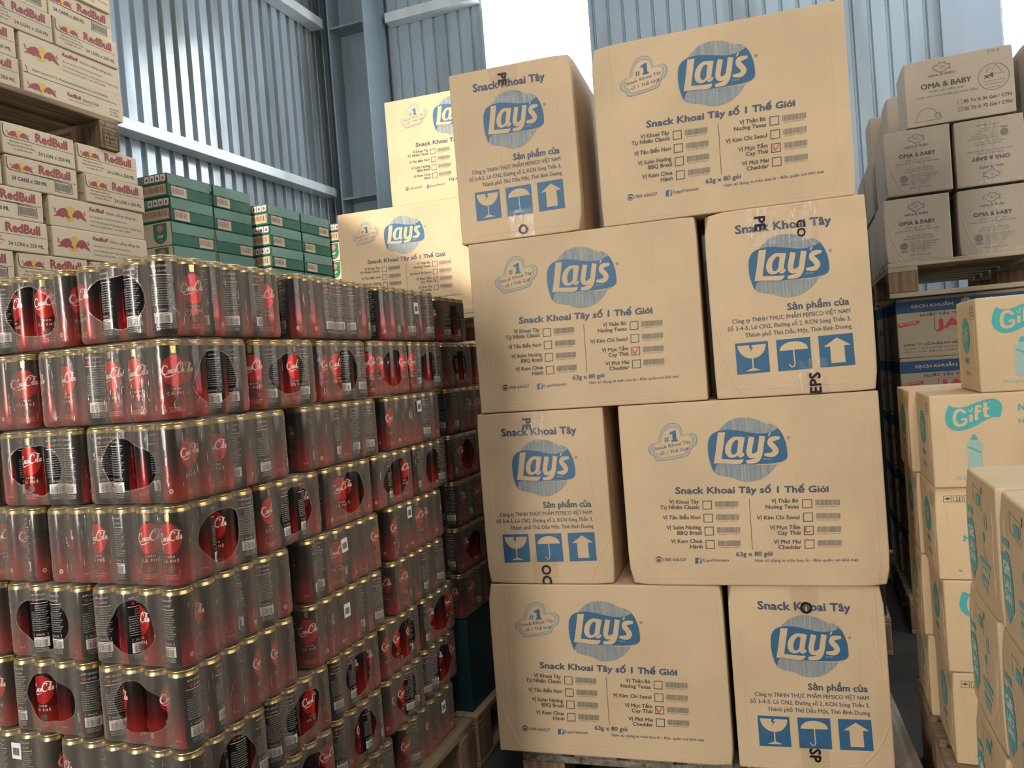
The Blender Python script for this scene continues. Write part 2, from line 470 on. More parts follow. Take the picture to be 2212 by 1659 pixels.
class Art:
    """flat print in face coordinates (metres, origin lower left)"""
    def __init__(self, xf=None):
        self.items = []                       # (mat, layer, verts2d, tris)
        self.W = None                         # nominal face width
        self.xf = xf or (lambda x, y: (x, y))
    def tris(self, vs, tr, mat, layer):
        self.items.append((mat, layer, [self.xf(*p) for p in vs], list(tr)))
    def poly(self, pts, mat, layer=1, smooth=0, holes=()):
        if smooth: pts = smooth_closed(pts, smooth)
        loops = [pts] + [h for h in holes]
        tr = tessellate_polygon([[Vector((p[0], p[1], 0)) for p in l] for l in loops])
        allp = [p for l in loops for p in l]
        self.tris(allp, tr, mat, layer)
    def rect(self, x0, y0, x1, y1, mat, layer=1):
        self.tris([(x0, y0), (x1, y0), (x1, y1), (x0, y1)], [(0, 1, 2), (0, 2, 3)], mat, layer)
    def frame(self, quad, t, mat, layer=1):
        q = [Vector(p) for p in quad]; c = sum(q, Vector((0, 0))) / 4
        L = (q[0] - q[2]).length
        inn = [c + (p - c) * (1 - 2.6 * t / L) for p in q]
        vs = [tuple(p) for p in q] + [tuple(p) for p in inn]
        tr = []
        for i in range(4):
            j = (i + 1) % 4
            tr += [(i, j, 4 + j), (i, 4 + j, 4 + i)]
        self.tris(vs, tr, mat, layer)
    def ellipse(self, cx, cy, rx, ry, mat, layer=1, n=28, ring=0.0, rot=0.0):
        c, s = math.cos(rot), math.sin(rot)
        def pt(a, k):
            x, y = rx * k * math.cos(a), ry * k * math.sin(a)
            return (cx + x * c - y * s, cy + x * s + y * c)
        o = [pt(2 * PI * i / n, 1) for i in range(n)]
        if ring:
            o += [pt(2 * PI * i / n, 1 - ring) for i in range(n)]
            tr = []
            for i in range(n):
                j = (i + 1) % n
                tr += [(i, j, n + j), (i, n + j, n + i)]
        else:
            o.append((cx, cy)); tr = [(i, (i + 1) % n, n) for i in range(n)]
        self.tris(o, tr, mat, layer)
    def stroke(self, pts, wd, mat, layer=1, smooth=5):
        """ribbon along a line; wd a number or one width per point"""
        ws = wd if isinstance(wd, (list, tuple)) else [wd] * len(pts)
        if smooth:
            q = smooth_open(pts, smooth); n = len(q); m = len(pts) - 1
            w2 = []
            for i in range(n):
                t = i / (n - 1) * m; a = min(int(t), m - 1)
                w2.append(ws[a] + (ws[a + 1] - ws[a]) * (t - a))
            pts, ws = q, w2
        vs = []; tr = []
        for i, p in enumerate(pts):
            a = Vector(pts[max(0, i - 1)]); b = Vector(pts[min(len(pts) - 1, i + 1)])
            d = (b - a); d = d.normalized() if d.length > 1e-9 else Vector((1, 0))
            n_ = Vector((-d.y, d.x)) * ws[i] / 2
            vs += [(p[0] + n_.x, p[1] + n_.y), (p[0] - n_.x, p[1] - n_.y)]
            if i: k = 2 * i; tr += [(k - 2, k - 1, k + 1), (k - 2, k + 1, k)]
        self.tris(vs, tr, mat, layer)
    def text(self, body, x, y, h, mat, layer=1, align='l', wdt=None, rot=0.0, bold=0.012, ysign=1):
        vs, tr, extra = clean_tris(body)
        if not vs: return
        b_ = min(bold * 1.6, 0.05)
        shifts = [(0, 0)] if bold < 0.011 else ([(-b_ * 0.6, 0), (b_ * 0.6, b_ * 0.4)] if bold < 0.017 else [(-b_, 0), (b_, 0), (0, b_), (0, -b_)])
        x0 = min(v[0] for v in vs); x1 = max(v[0] for v in vs)
        sx = (wdt / (x1 - x0)) if wdt else h
        W = (x1 - x0) * sx
        ox = {'l': 0, 'c': -W / 2, 'r': -W}[align]
        c, s = math.cos(rot), math.sin(rot)
        for k_, (du, dv) in enumerate(shifts):
            out = []
            for a, b in vs:
                px = (a - x0 + du) * sx + ox; py = (b + dv) * h * ysign
                out.append((x + px * c - py * s, y + px * s + py * c))
            self.tris(out, tr, mat, layer + 0.12 * k_)
        for q in extra:
            out = []
            for a, b in q:
                px = (a - x0) * sx + ox; py = b * h * ysign
                out.append((x + px * c - py * s, y + px * s + py * c))
            self.tris(out, [(0, 1, 2), (0, 2, 3)], mat, layer + 0.55)
    def text_px(self, body, x0, y0, x1, y1, h, mat, layer=1, bold=0.012):
        """text along a base line given by two points in image-like coordinates (y down)"""
        L = math.hypot(x1 - x0, y1 - y0); rot = math.atan2(y1 - y0, x1 - x0)
        self.text(body, x0, y0, h, mat, layer, 'l', L, rot, bold, ysign=-1)
    def barcode(self, x0, y0, x1, y1, mat, layer=1, seed=1, n=26):
        r = random.Random(seed); x = x0; W = x1 - x0; vs = []; tr = []
        u = W / (n * 2.55)
        while x < x1 - u:
            b = u * r.choice((1, 1, 2)); g = u * r.choice((1, 1, 1.6))
            k = len(vs); vs += [(x, y0), (min(x + b, x1), y0), (min(x + b, x1), y1), (x, y1)]
            tr += [(k, k + 1, k + 2), (k, k + 2, k + 3)]
            x += b + g
        self.tris(vs, tr, mat, layer)

def homography(src, dst):
    """plane-to-plane map from four point pairs (used to lay the print flat)"""
    A = []; B = []
    for (x, y), (u, v) in zip(src, dst):
        A.append([x, y, 1, 0, 0, 0, -u * x, -u * y]); B.append(u)
        A.append([0, 0, 0, x, y, 1, -v * x, -v * y]); B.append(v)
    n = 8
    for i in range(n):
        p = max(range(i, n), key=lambda r: abs(A[r][i]))
        A[i], A[p] = A[p], A[i]; B[i], B[p] = B[p], B[i]
        for r in range(n):
            if r != i:
                k = A[r][i] / A[i][i]
                A[r] = [a - k * b for a, b in zip(A[r], A[i])]; B[r] -= k * B[i]
    h = [B[i] / A[i][i] for i in range(n)]
    def f(x, y):
        d = h[6] * x + h[7] * y + 1
        return ((h[0] * x + h[1] * y + h[2]) / d, (h[3] * x + h[4] * y + h[5]) / d)
    return f

FACES = {  # name: (u axis, normal)
    'front': ((1, 0, 0), (0, -1, 0)), 'back': ((-1, 0, 0), (0, 1, 0)),
    'right': ((0, 1, 0), (1, 0, 0)), 'left': ((0, -1, 0), (-1, 0, 0)),
    'top': ((1, 0, 0), (0, 0, 1))}

def split_tris(vs, tr, lim):
    vs = list(vs); out = []; st = list(tr); cache = {}
    lim2 = lim * lim
    while st:
        a, b, c = st.pop()
        e = [(a, b, c), (b, c, a), (c, a, b)]
        d = [(vs[i][0] - vs[j][0]) ** 2 + (vs[i][1] - vs[j][1]) ** 2 for i, j, _ in e]
        k = max(range(3), key=lambda q: d[q])
        if d[k] <= lim2: out.append((a, b, c)); continue
        i, j, l = e[k]; key = (min(i, j), max(i, j))
        if key not in cache:
            cache[key] = len(vs); vs.append(((vs[i][0] + vs[j][0]) / 2, (vs[i][1] + vs[j][1]) / 2))
        m = cache[key]
        st += [(i, m, l), (m, j, l)]
    return vs, out

def carton(name, dims, board, arts, seed=0, bulge=0.004, crush=0.012, r=0.003, step=0.04, plates=(), lim=0.05, ridges=0):
    """closed carton, base centre at the origin; arts: {face: Art}"""
    L, D, H = dims
    rr = random.Random(seed)
    ph = [rr.uniform(0, 6.28) for _ in range(8)]
    bl = [bulge * 0.6 * rr.uniform(0.1, 1.0) for _ in range(4)]
    corners = [(sx, sy, sz, crush * 0.7 * rr.random() ** 3) for sx in (-1, 1) for sy in (-1, 1) for sz in (-1, 1)]
    def warp(p, n):
        x, y, z = p
        a, b, c = x / (L / 2), y / (D / 2), (z - H / 2) / (H / 2)
        d = Vector((0, 0, 0))
        k = max(0, 1 - c * c)
        if n is None:
            pass
        fx = max(0, 1 - b * b) * k; fy = max(0, 1 - a * a) * k
        d.x += (bl[0] * fx if a > 0 else -bl[1] * fx) * abs(a) ** 2
        d.y += (bl[2] * fy if b > 0 else -bl[3] * fy) * abs(b) ** 2
        amp = bulge * 0.12
        d.x += amp * math.sin(9 * z + ph[0]) * math.sin(7 * y + ph[1]) * abs(a)
        d.y += amp * math.sin(8 * z + ph[2]) * math.sin(7 * x + ph[3]) * abs(b)
        for sx, sy, sz, am in corners:
            q = math.hypot(x - sx * L / 2, y - sy * D / 2, z - (H / 2 + sz * H / 2))
            if q < 0.06:
                t = (1 - q / 0.06) ** 1.5 * am
                d.x -= sx * t; d.y -= sy * t; d.z -= sz * t * 0.35
        return Vector(p) + d
    mb = MB()
    vs, fs = rounded_box((L, D, H), r, step)
    mb.add([warp((p[0], p[1], p[2] + H / 2), None) for p in vs], fs, board, True)
    for face, art in arts.items():
        u, n = (Vector(a) for a in FACES[face])
        if face == 'top':
            w_, org = L, Vector((-L / 2, -D / 2, H)); vax = Vector((0, 1, 0))
        else:
            w_ = L if face in ('front', 'back') else D
            half = D / 2 if face in ('front', 'back') else L / 2
            org = n * half - u * w_ / 2; vax = Vector((0, 0, 1))
        k_ = w_ / art.W if art.W else 1.0
        for mat, layer, pv, tr in art.items:
            pv, tr = split_tris([(p[0] * k_, p[1]) for p in pv], tr, lim)
            # keep triangles facing outwards
            P = [warp(org + u * a + vax * b, None) + n * (0.0005 + 0.00025 * layer) for a, b in pv]
            ff = []
            for t in tr:
                nn = (P[t[1]] - P[t[0]]).cross(P[t[2]] - P[t[0]])
                ff.append(t if nn.dot(n) > 0 else (t[0], t[2], t[1]))
            mb.add(P, ff, mat, False)
    # fold and flute creases: low ridges of board standing on the faces
    for face in FACES:
        if not ridges or face == 'top': continue
        u, n = (Vector(a) for a in FACES[face])
        w_ = L if face in ('front', 'back') else D
        half = D / 2 if face in ('front', 'back') else L / 2
        org = n * half - u * w_ / 2
        def ridge(pts, wd, ht):
            P = []; q = smooth_open(pts, 6); m = len(q) - 1
            for i, p in enumerate(q):
                t = Vector(q[min(i + 1, m)]) - Vector(q[max(i - 1, 0)]); t = t.normalized(); nn = Vector((-t.y, t.x)) * wd / 2
                e = min(1.0, 6 * min(i, m - i) / m)
                for k, hh in ((-1, -0.0003), (0, ht * e), (1, -0.0003)):
                    a, b = p[0] + nn.x * k, p[1] + nn.y * k
                    P.append(warp(org + u * a + Vector((0, 0, b)), None) + n * hh)
            ff = []
            for i in range(m):
                for k in (0, 1):
                    ff.append((3 * i + k, 3 * i + k + 1, 3 * i + k + 4, 3 * i + k + 3))
            mb.add(P, ff, board, False)
        for k in range(ridges):
            x = rr.choice((rr.uniform(0.012, 0.06), w_ - rr.uniform(0.012, 0.075), rr.uniform(0.1, w_ - 0.1))) if k > 1 else (0.022 + rr.uniform(0, 0.01) if k == 0 else w_ - 0.024 - rr.uniform(0, 0.012))
            y0 = rr.uniform(0.004, 0.05) if k < 2 else rr.uniform(0.004, H * 0.6)
            y1 = H - rr.uniform(0.004, 0.05) if k < 2 else min(H - 0.004, y0 + rr.uniform(0.15, 0.4))
            ridge([(x + rr.uniform(-0.003, 0.003), y0 + (y1 - y0) * t / 5) for t in range(6)], rr.uniform(0.003, 0.007), rr.uniform(0.0003, 0.0009))
        y = rr.uniform(0.010, 0.022)
        ridge([(0.01 + (w_ - 0.02) * t / 6, y + rr.uniform(-0.001, 0.001)) for t in range(7)], 0.004, 0.0005)
        if rr.random() < 0.7:
            sx = rr.choice((0, 1)); x = (0.004, w_ - 0.004)[sx]; d_ = (1, -1)[sx]
            ridge([(x, 0.10 + rr.uniform(0, 0.1)), (x + d_ * 0.03, 0.07), (x + d_ * rr.uniform(0.05, 0.09), 0.006)], 0.006, 0.0010)
    return mb.mesh(name), warp

# ------------------------------------------------------------------ artwork: potato chip cartons
CH_L, CH_D, CH_H = 0.615, 0.362, 0.4645
H_LONG = homography([(-18, 29), (2046, -88), (2179, 1504), (81, 1475)], [(0, CH_H), (CH_L, CH_H), (CH_L, 0), (0, 0)])
H_END = homography([(68, 151), (1395, -19), (1497, 1606), (181, 1666)], [(0, CH_H), (CH_D, CH_H), (CH_D, 0), (0, 0)])

def chip_logo(art, board):
    art.poly([(745, 545), (790, 578), (860, 592), (900, 600), (960, 625), (1020, 632), (1100, 618), (1170, 580),
              (1220, 530), (1248, 480), (1262, 400), (1262, 300), (1257, 208), (1235, 182), (1195, 164), (1165, 163),
              (1100, 135), (1040, 118), (980, 112), (920, 118), (860, 140), (810, 182), (770, 235), (735, 320), (722, 440)],
             'chip', 1, 3)
    art.stroke([(765, 530), (850, 498), (950, 505), (1060, 508), (1150, 500)], [4, 9, 6, 8, 3], 'cloud_dark', 2)
    art.stroke([(1100, 138), (1165, 172), (1200, 205), (1205, 228)], [3, 7, 9, 4], 'cloud_ink', 2)
    art.poly([(697, 340), (703, 290), (722, 252), (755, 229), (800, 215), (860, 210), (930, 216), (1010, 230), (1080, 240),
              (1130, 241), (1175, 234), (1217, 220), (1247, 203), (1262, 212), (1283, 243), (1303, 286), (1318, 335), (1326, 385),
              (1327, 430), (1316, 450), (1292, 466), (1240, 478), (1180, 484), (1110, 486), (1000, 488), (940, 492),
              (880, 489), (820, 484), (778, 486), (760, 505), (750, 548), (735, 528), (718, 480), (703, 420)], 'blue_ink', 3, 3)
    art.stroke([(1075, 492), (1160, 492), (1240, 486), (1300, 468)], [2, 7, 7, 2], board, 3)
    # letters in bare board
    art.poly([(775, 233), (833, 230), (806, 446), (880, 450), (940, 452), (980, 449), (974, 470), (957, 485), (930, 490),
              (870, 486), (800, 481), (744, 481), (758, 390)], board, 4.0)
    o = [(905 + 70 * math.cos(t) - 0.20 * 86 * math.sin(t), 350 + 86 * math.sin(t)) for t in [2 * PI * i / 26 for i in range(26)]]
    i_ = [(912 + 30 * math.cos(t) - 0.20 * 60 * math.sin(t), 352 + 60 * math.sin(t)) for t in [2 * PI * i / 22 for i in range(22)]]
    art.poly(o, board, 4.2, 0, [i_])
    art.stroke([(968, 268), (957, 330), (950, 395), (957, 418), (985, 405)], [44, 44, 42, 36, 16], board, 4.5, 5)
    art.stroke([(1043, 268), (1032, 330), (1024, 390), (1037, 420), (1075, 416), (1100, 392)], [44, 44, 44, 38, 34, 26], board, 4.8, 5)
    art.stroke([(1127, 262), (1117, 340), (1106, 415), (1082, 455), (1048, 466), (1003, 470)], [45, 45, 44, 42, 34, 26], board, 5.0, 5)
    art.poly([(1172, 263), (1181, 236), (1197, 232), (1186, 259)], board, 5.2)
    art.stroke([(1266, 276), (1228, 282), (1198, 290), (1190, 318), (1218, 350), (1236, 382), (1218, 408), (1185, 414), (1146, 412)],
               [22, 36, 42, 44, 46, 46, 42, 34, 20], board, 5.5, 5)
    art.text('BRAND', 1143, 453, 13, 'cloud_ink', 4, 'l', 60, 0, 0.01, -1)
    art.text('®', 1322, 288, 26, 'grey_ink', 2, 'l', 28, 0, 0.0, -1)

def chip_long(board, tick):
    a = Art(H_LONG)
    cl = [(225, 358), (252, 322), (300, 306), (308, 268), (330, 208), (370, 166), (420, 154), (466, 168), (490, 212), (497, 246),
          (560, 234), (602, 254), (613, 292), (600, 332), (562, 366), (545, 410), (500, 430), (420, 446), (310, 462), (284, 450), (268, 420), (238, 404)]
    c = (418, 320)
    for k, m, l in ((1.0, 'cloud_dark', 1), (0.95, board, 2), (0.925, 'cloud_ink', 3), (0.83, 'cloud_dark', 4), (0.80, board, 5)):
        a.poly([(c[0] + (x - c[0]) * k, c[1] + (y - c[1]) * k) for x, y in cl], m, l, 3)
    a.text_px('#', 352, 306, 390, 303, 46, 'blue_ink', 6, 0.012)
    a.poly([(392, 232), (436, 211), (441, 212), (449, 286), (459, 286), (461, 299), (410, 306), (408, 293), (419, 291), (414, 240), (396, 248)], 'blue_ink', 6)
    a.text_px('Snack Khoai Tây', 275, 374, 562, 314, 27, 'navy_ink', 6, 0.014)
    a.text_px('số 1 Thế Giới', 319, 414, 544, 371, 27, 'navy_ink', 6, 0.014)
    chip_logo(a, board)
    a.text_px('Snack Khoai Tây số 1 Thế Giới', 441, 726, 1657, 719, 55, 'navy_ink', 1, 0.028)
    rows = [('Vị Khoai Tây', 390, 625, 808), ('Tự Nhiên Classic', 318, 630, 852), ('Vị Tảo Biển Nori', 340, 638, 936),
            ('Vị Sườn Nướng', 368, 643, 1018), ('BBQ Brazil', 455, 648, 1062), ('Vị Kem Chua', 403, 652, 1130), ('Hành', 556, 656, 1175),
            ('Vị Thăn Bò', 1202, 1418, 804), ('Nướng Texas', 1158, 1422, 852), ('Vị Kim Chi Seoul', 1088, 1428, 940),
            ('Vị Mực Tẩm', 1193, 1435, 1021), ('Cay Thái', 1255, 1438, 1066), ('Vị Phô Mai', 1225, 1443, 1140), ('Cheddar', 1263, 1446, 1184)]
    for s, x0, x1, y in rows:
        a.text_px(s, x0, y, x1, y - (x1 - x0) * 0.006, 33, 'ink', 1, 0.018)
    for i, (x0, y0, x1, y1) in enumerate([(654, 784, 728, 855), (662, 891, 737, 962), (671, 997, 745, 1069), (679, 1107, 753, 1179),
                                          (1449, 777, 1528, 850), (1457, 887, 1536, 961), (1464, 997, 1543, 1070), (1471, 1109, 1550, 1182)]):
        a.frame([(x0, y0), (x1, y0 - 1), (x1 + 2, y1 - 1), (x0 + 2, y1)], 6.5, 'ink', 1)
        bx = x1 + 27; bw = 184 if i < 4 else 196
        a.barcode(bx, y0 + 4, bx + bw, y0 + 50, 'grey_ink', 1, i + 3, 30)
        a.text_px('8 936079 1400' + str(12 + i), bx + 12, y0 + 66, bx + bw - 10, y0 + 65, 9, 'grey_ink', 1, 0.0)
    a.stroke([(1027, 772), (1055, 1185)], 4, 'ink', 1, 0)
    if tick == 0: a.stroke([(1480, 1005), (1478, 1036), (1492, 1046), (1528, 1036)], [9, 12, 12, 4], 'red_pen', 2)
    elif tick == 1: a.stroke([(1474, 1012), (1492, 1052), (1502, 1050), (1528, 1002)], [5, 12, 10, 4], 'red_pen', 2)
    else: a.stroke([(1482, 1010), (1490, 1040), (1500, 1048), (1530, 1008)], [4, 9, 9, 4], 'red_pen', 2)
    a.text_px('63g x 80 gói', 925, 1241, 1215, 1238, 38, 'navy_ink', 1, 0.02)
    a.ellipse(306, 1266, 26, 27, 'navy_ink', 1, 24, 0.14)
    a.rect(292, 1262, 320, 1281, 'navy_ink', 1)
    a.stroke([(288, 1256), (296, 1248), (316, 1248), (324, 1256)], 7, 'navy_ink', 1)
    a.text_px('1900 636327', 342, 1280, 525, 1279, 27, 'navy_ink', 1, 0.012)
    a.rect(597, 1252, 648, 1301, 'blue_ink', 1)
    a.text('f', 622, 1301, 47, board, 2, 'l', 20, 0, 0.04, -1)
    a.text_px('/LaysVietnam', 652, 1286, 865, 1284, 27, 'navy_ink', 1, 0.012)
    a.text_px('Hạn sử dụng in trên bao bì - Bảo quản nơi khô mát', 1075, 1289, 1905, 1289, 25, 'navy_ink', 1, 0.012)
    return a

def chip_end(board):
    a = Art(H_END)
    a.text_px('Snack Khoai Tây', 334, 316, 1114, 234, 70, 'navy_ink', 1, 0.028)
    c0 = H_LONG(1012, 350); c1 = H_END(766, 556)
    lg = Art(lambda x, y: tuple((p - q) * 0.96 + e for p, q, e in zip(H_LONG(x, y), c0, c1)))
    chip_logo(lg, board)
    a.items += lg.items
    a.text_px('Sản phẩm của', 755, 945, 1258, 903, 57, 'navy_ink', 1, 0.026)
    a.text_px('Công ty TNHH THỰC PHẨM PEPSICO VIỆT NAM', 307, 1053, 1266, 970, 36, 'navy_ink', 1, 0.016)
    a.text_px('Số 3-4-5, Lô CN2, Đường số 2, KCN Sóng Thần 3,', 270, 1116, 1272, 1033, 36, 'navy_ink', 1, 0.016)
    a.text_px('Thành phố Thủ Dầu Một, Tỉnh Bình Dương', 413, 1165, 1276, 1098, 36, 'navy_ink', 1, 0.016)
    for k, q in enumerate(([(327, 1215), (592, 1195), (612, 1447), (347, 1468)], [(660, 1190), (935, 1166), (955, 1425), (680, 1445)],
                           [(1002, 1161), (1283, 1137), (1305, 1398), (1022, 1420)])):
        hq = homography([(0, 0), (1, 0), (1, 1), (0, 1)], q)
        b = Art(lambda x, y, hq=hq: H_END(*hq(x, y)))
        b.rect(0, 0, 1, 1, 'blue_ink', 1)
        if k == 0:
            bowl = [(0.07, 0.09), (0.44, 0.09), (0.41, 0.18), (0.47, 0.20), (0.43, 0.32), (0.54, 0.17), (0.48, 0.15), (0.52, 0.09), (0.93, 0.09)]
            bowl += [(0.5 + 0.43 * math.cos(t), 0.09 + 0.43 * math.sin(t)) for t in [PI * i / 14 for i in range(1, 14)]]
            b.poly(bowl, board, 2)
            b.rect(0.475, 0.50, 0.515, 0.86, board, 2)
            b.poly([(0.48, 0.83), (0.52, 0.83), (0.74, 0.92), (0.26, 0.92)], board, 2)
        elif k == 1:
            b.poly([(0.5 + 0.42 * math.cos(t), 0.36 - 0.27 * math.sin(t)) for t in [PI * i / 16 for i in range(17)]], board, 2)
            b.stroke([(0.50, 0.34), (0.50, 0.60), (0.505, 0.80), (0.47, 0.88), (0.40, 0.89), (0.34, 0.80)], 0.035, board, 2)
        else:
            b.poly([(0.53, 0.10), (0.92, 0.36), (0.73, 0.36), (0.73, 0.89), (0.32, 0.89), (0.32, 0.36), (0.14, 0.36)], board, 2)
        a.items += b.items
    return a

# ------------------------------------------------------------------ artwork: energy drink cartons
RB_L, RB_W, RB_H = 0.404, 0.263, 0.1035
H_RB = homography([(690, -18), (2085, 262), (2080, 657), (705, 432)], [(0, RB_H), (RB_L, RB_H), (RB_L, 0), (0, 0)])

def bulls(art):
    """two facing bulls before a sun disc, in the pixel frame of H_RB"""
    art.ellipse(1002, 272, 76, 112, 'sun_ink', 1, 30)
    lb = [(800, 238), (850, 195), (915, 183), (945, 205), (966, 250), (962, 288), (988, 320), (986, 352), (968, 335), (940, 318),
          (918, 308), (900, 318), (888, 326), (868, 312), (850, 300), (800, 297), (752, 299), (766, 284), (792, 280), (802, 258)]
    art.poly(lb, 'maroon', 2)
    art.stroke([(768, 166), (763, 186), (788, 198), (770, 214), (778, 230), (806, 244)], 9, 'maroon', 2)
    rb = [(1098, 220), (1130, 224), (1160, 246), (1185, 285), (1190, 318), (1214, 350), (1232, 392), (1196, 372), (1170, 350), (1140, 335),
          (1118, 345), (1102, 358), (1084, 330), (1068, 320), (1050, 332), (1028, 330), (1024, 295), (1046, 258), (1070, 232)]
    art.poly(rb, 'maroon', 2)
    art.stroke([(1216, 245), (1196, 262), (1218, 285), (1204, 305), (1186, 312)], 9, 'maroon', 2)

def rb_long():
    a = Art(H_RB)
    bulls(a)
    a.text_px('RedBull', 1283, 224, 1490, 265, 55, 'maroon', 1, 0.05)
    a.text_px('Nước uống tăng lực', 1530, 276, 1975, 368, 38, 'grey_ink', 1, 0.012)
    a.text_px('Sản xuất tại Công Ty TNHH Red Bull (Việt Nam)', 1280, 318, 1818, 420, 26, 'grey_ink', 1, 0.01)
    a.text_px('Xa lộ Hà Nội, Phường Bình Thắng, Thành phố Dĩ An, Tỉnh Bình Dương', 1283, 388, 2040, 538, 28, 'grey_ink', 1, 0.01)
    a.text_px('Điện thoại: (0274) 378010    Fax: (0274) 378058', 1285, 450, 1865, 556, 26, 'grey_ink', 1, 0.01)
    return a

def rb_import():
    """the other long panel: a folded flap line under the import line"""
    a = Art()
    L, H = RB_L, RB_H
    a.stroke([(0.012, 0.094), (0.018, 0.070), (0.03, 0.0655), (0.375, 0.0655)], 0.0016, 'slot', 1)
    a.text('Under License of T.C. Pharmaceutical Industries Co., Ltd (Thailand)', 0.035, 0.079, 0.009, 'grey_ink', 1, 'l', 0.30, 0, 0.012)
    def xf(x, y):
        u, v = H_RB(x, y); return (u * 0.85 - 0.002, v * 0.75 - 0.012)
    b = Art(xf); bulls(b); a.items += b.items
    a.text('RedBull', 0.165, 0.033, 0.014, 'maroon', 1, 'l', 0.052, 0, 0.05)
    a.text('Energy Drink', 0.232, 0.031, 0.012, 'grey_ink', 1, 'l', 0.062, 0, 0.014)
    a.rect(0.226, 0.02, 0.227, 0.046, 'grey_ink', 1)
    a.text('www.redbull.com.vn', 0.168, 0.019, 0.006, 'grey_ink', 1, 'l', 0.10, 0, 0.006)
    for k in range(3): a.text('24 x 250 ML', 0.34, 0.036 - 0.011 * k, 0.007, 'grey_ink', 1, 'l', 0.045 - 0.008 * (k % 2), 0, 0.012)
    return a

def rb_end(variant):
    a = Art()
    W, H = RB_W, RB_H
    # flap outline with rounded lower corner and a dark slot under it
    a.stroke([(0.004, 0.098), (0.005, 0.066), (0.011, 0.0565), (0.022, 0.0545), (0.12, 0.0535), (0.257, 0.0525)], [0.0022, 0.0028, 0.0026, 0.0018, 0.0012, 0.0009], 'slot', 1)
    if variant: a.stroke([(0.05, 0.0535), (0.16, 0.0525), (0.225, 0.0525)], [0.0012, 0.0038, 0.0012], 'slot', 1)
    def xf(x, y):
        u, v = H_RB(x, y); return (u * 0.62 + 0.006, v * 0.60 + 0.039)
    b = Art(xf); bulls(b); a.items += b.items
    a.text('RedBull', 0.118, 0.062, 0.030, 'maroon', 2, 'l', 0.117, 0, 0.055)
    if variant == 0:
        for k, (s, x0, w_) in enumerate((('Bảo quản nơi khô ráo', 0.024, 0.078), ('thoáng mát, tránh ánh nắng', 0.016, 0.094), ('và nhiệt độ cao', 0.036, 0.064))):
            a.text(s, x0, 0.041 - 0.0115 * k, 0.0062, 'grey_ink', 1, 'l', w_, 0, 0.012)
        a.text('24 LON x 250 ML', 0.122, 0.018, 0.0125, 'ink', 1, 'l', 0.124, 0, 0.016)
    else:
        a.text('24 CANS x 250 ML', 0.018, 0.024, 0.0125, 'ink', 1, 'l', 0.124, 0, 0.02)
        a.frame([(0.172, 0.013), (0.240, 0.013), (0.240, 0.049), (0.172, 0.049)], 0.0022, 'ink', 1)
        a.barcode(0.177, 0.018, 0.235, 0.044, 'grey_ink', 1, 5, 26)
    return a

# ------------------------------------------------------------------ artwork: green milk drink cartons
GR_L, GR_W, GR_H = 0.260, 0.185, 0.1035
def bars_label(a, x0, y0, x1, y1, seed):
    a.rect(x0, y0, x1, y1, 'label_tan', 1)
    h = y1 - y0
    a.frame([(x0 + 0.004, y0 + 0.22 * h), (x1 - 0.004, y0 + 0.22 * h), (x1 - 0.004, y1 - 0.1 * h), (x0 + 0.004, y1 - 0.1 * h)], 0.0016, 'label_bar', 2)
    a.barcode(x0 + 0.006, y0 + 0.28 * h, x1 - 0.015, y1 - 0.16 * h, 'label_bar', 2, seed, 15)

def green_long(seed, right):
    a = Art()
    a.poly([(0.0, 0.056), (0.006, 0.052), (0.255, 0.056), (0.258, 0.100), (0.0, 0.100)], 'green_lid', 1)
    a.stroke([(0.0, 0.100), (0.002, 0.062), (0.010, 0.053), (0.05, 0.0515)], [0.003, 0.003, 0.002, 0.001], 'slot', 2)
    for x0, x1 in ((0.045, 0.085), (0.105, 0.150), (0.170, 0.215)):
        a.stroke([(x0, 0.0535), (x1, 0.0525)], 0.0032, 'slot', 2, 0)
    x = 0.160 if right else 0.020
    bars_label(a, x, 0.006, x + 0.088, 0.048, seed)
    return a

def green_front(kind):
    a = Art()
    if kind == 0:
        a.poly([(0.004, 0.066), (0.172, 0.064), (0.181, 0.076), (0.183, 0.100), (0.004, 0.100)], 'green_lid', 1)
        a.stroke([(0.004, 0.064), (0.165, 0.062), (0.180, 0.072), (0.184, 0.100)], 0.0028, 'slot', 1)
        for k in range(4):
            x = 0.062 + 0.030 * k
            a.rect(x, 0.070, x + 0.024, 0.097, 'white', 2)
            a.ellipse(x + 0.012, 0.080, 0.007, 0.006, 'red_ink', 3, 12)
            a.rect(x + 0.006, 0.086, x + 0.019, 0.090, 'red_ink', 3)
        bars_label(a, 0.020, 0.010, 0.176, 0.054, 4)
    else:
        a.rect(0.001, 0.001, 0.184, 0.1025, 'kraft_pale', 1)
        sh = [(0.085, 0.098), (0.160, 0.098)] + [(0.1225 + 0.0375 * math.cos(t), 0.045 + 0.035 * math.sin(t)) for t in [-PI * i / 12 for i in range(13)]]
        a.poly(sh, 'shield', 2)
        a.ellipse(0.1225, 0.076, 0.019, 0.015, 'pink', 3, 18)
        a.poly([(0.114, 0.068), (0.131, 0.068), (0.1225, 0.052)], 'pink', 3)
        a.text('CUP', 0.1225, 0.036, 0.012, 'white', 3, 'c', 0.032, 0, 0.03)
        a.text('1800', 0.1225, 0.019, 0.008, 'pink', 3, 'c', 0.026, 0, 0.02)
    return a

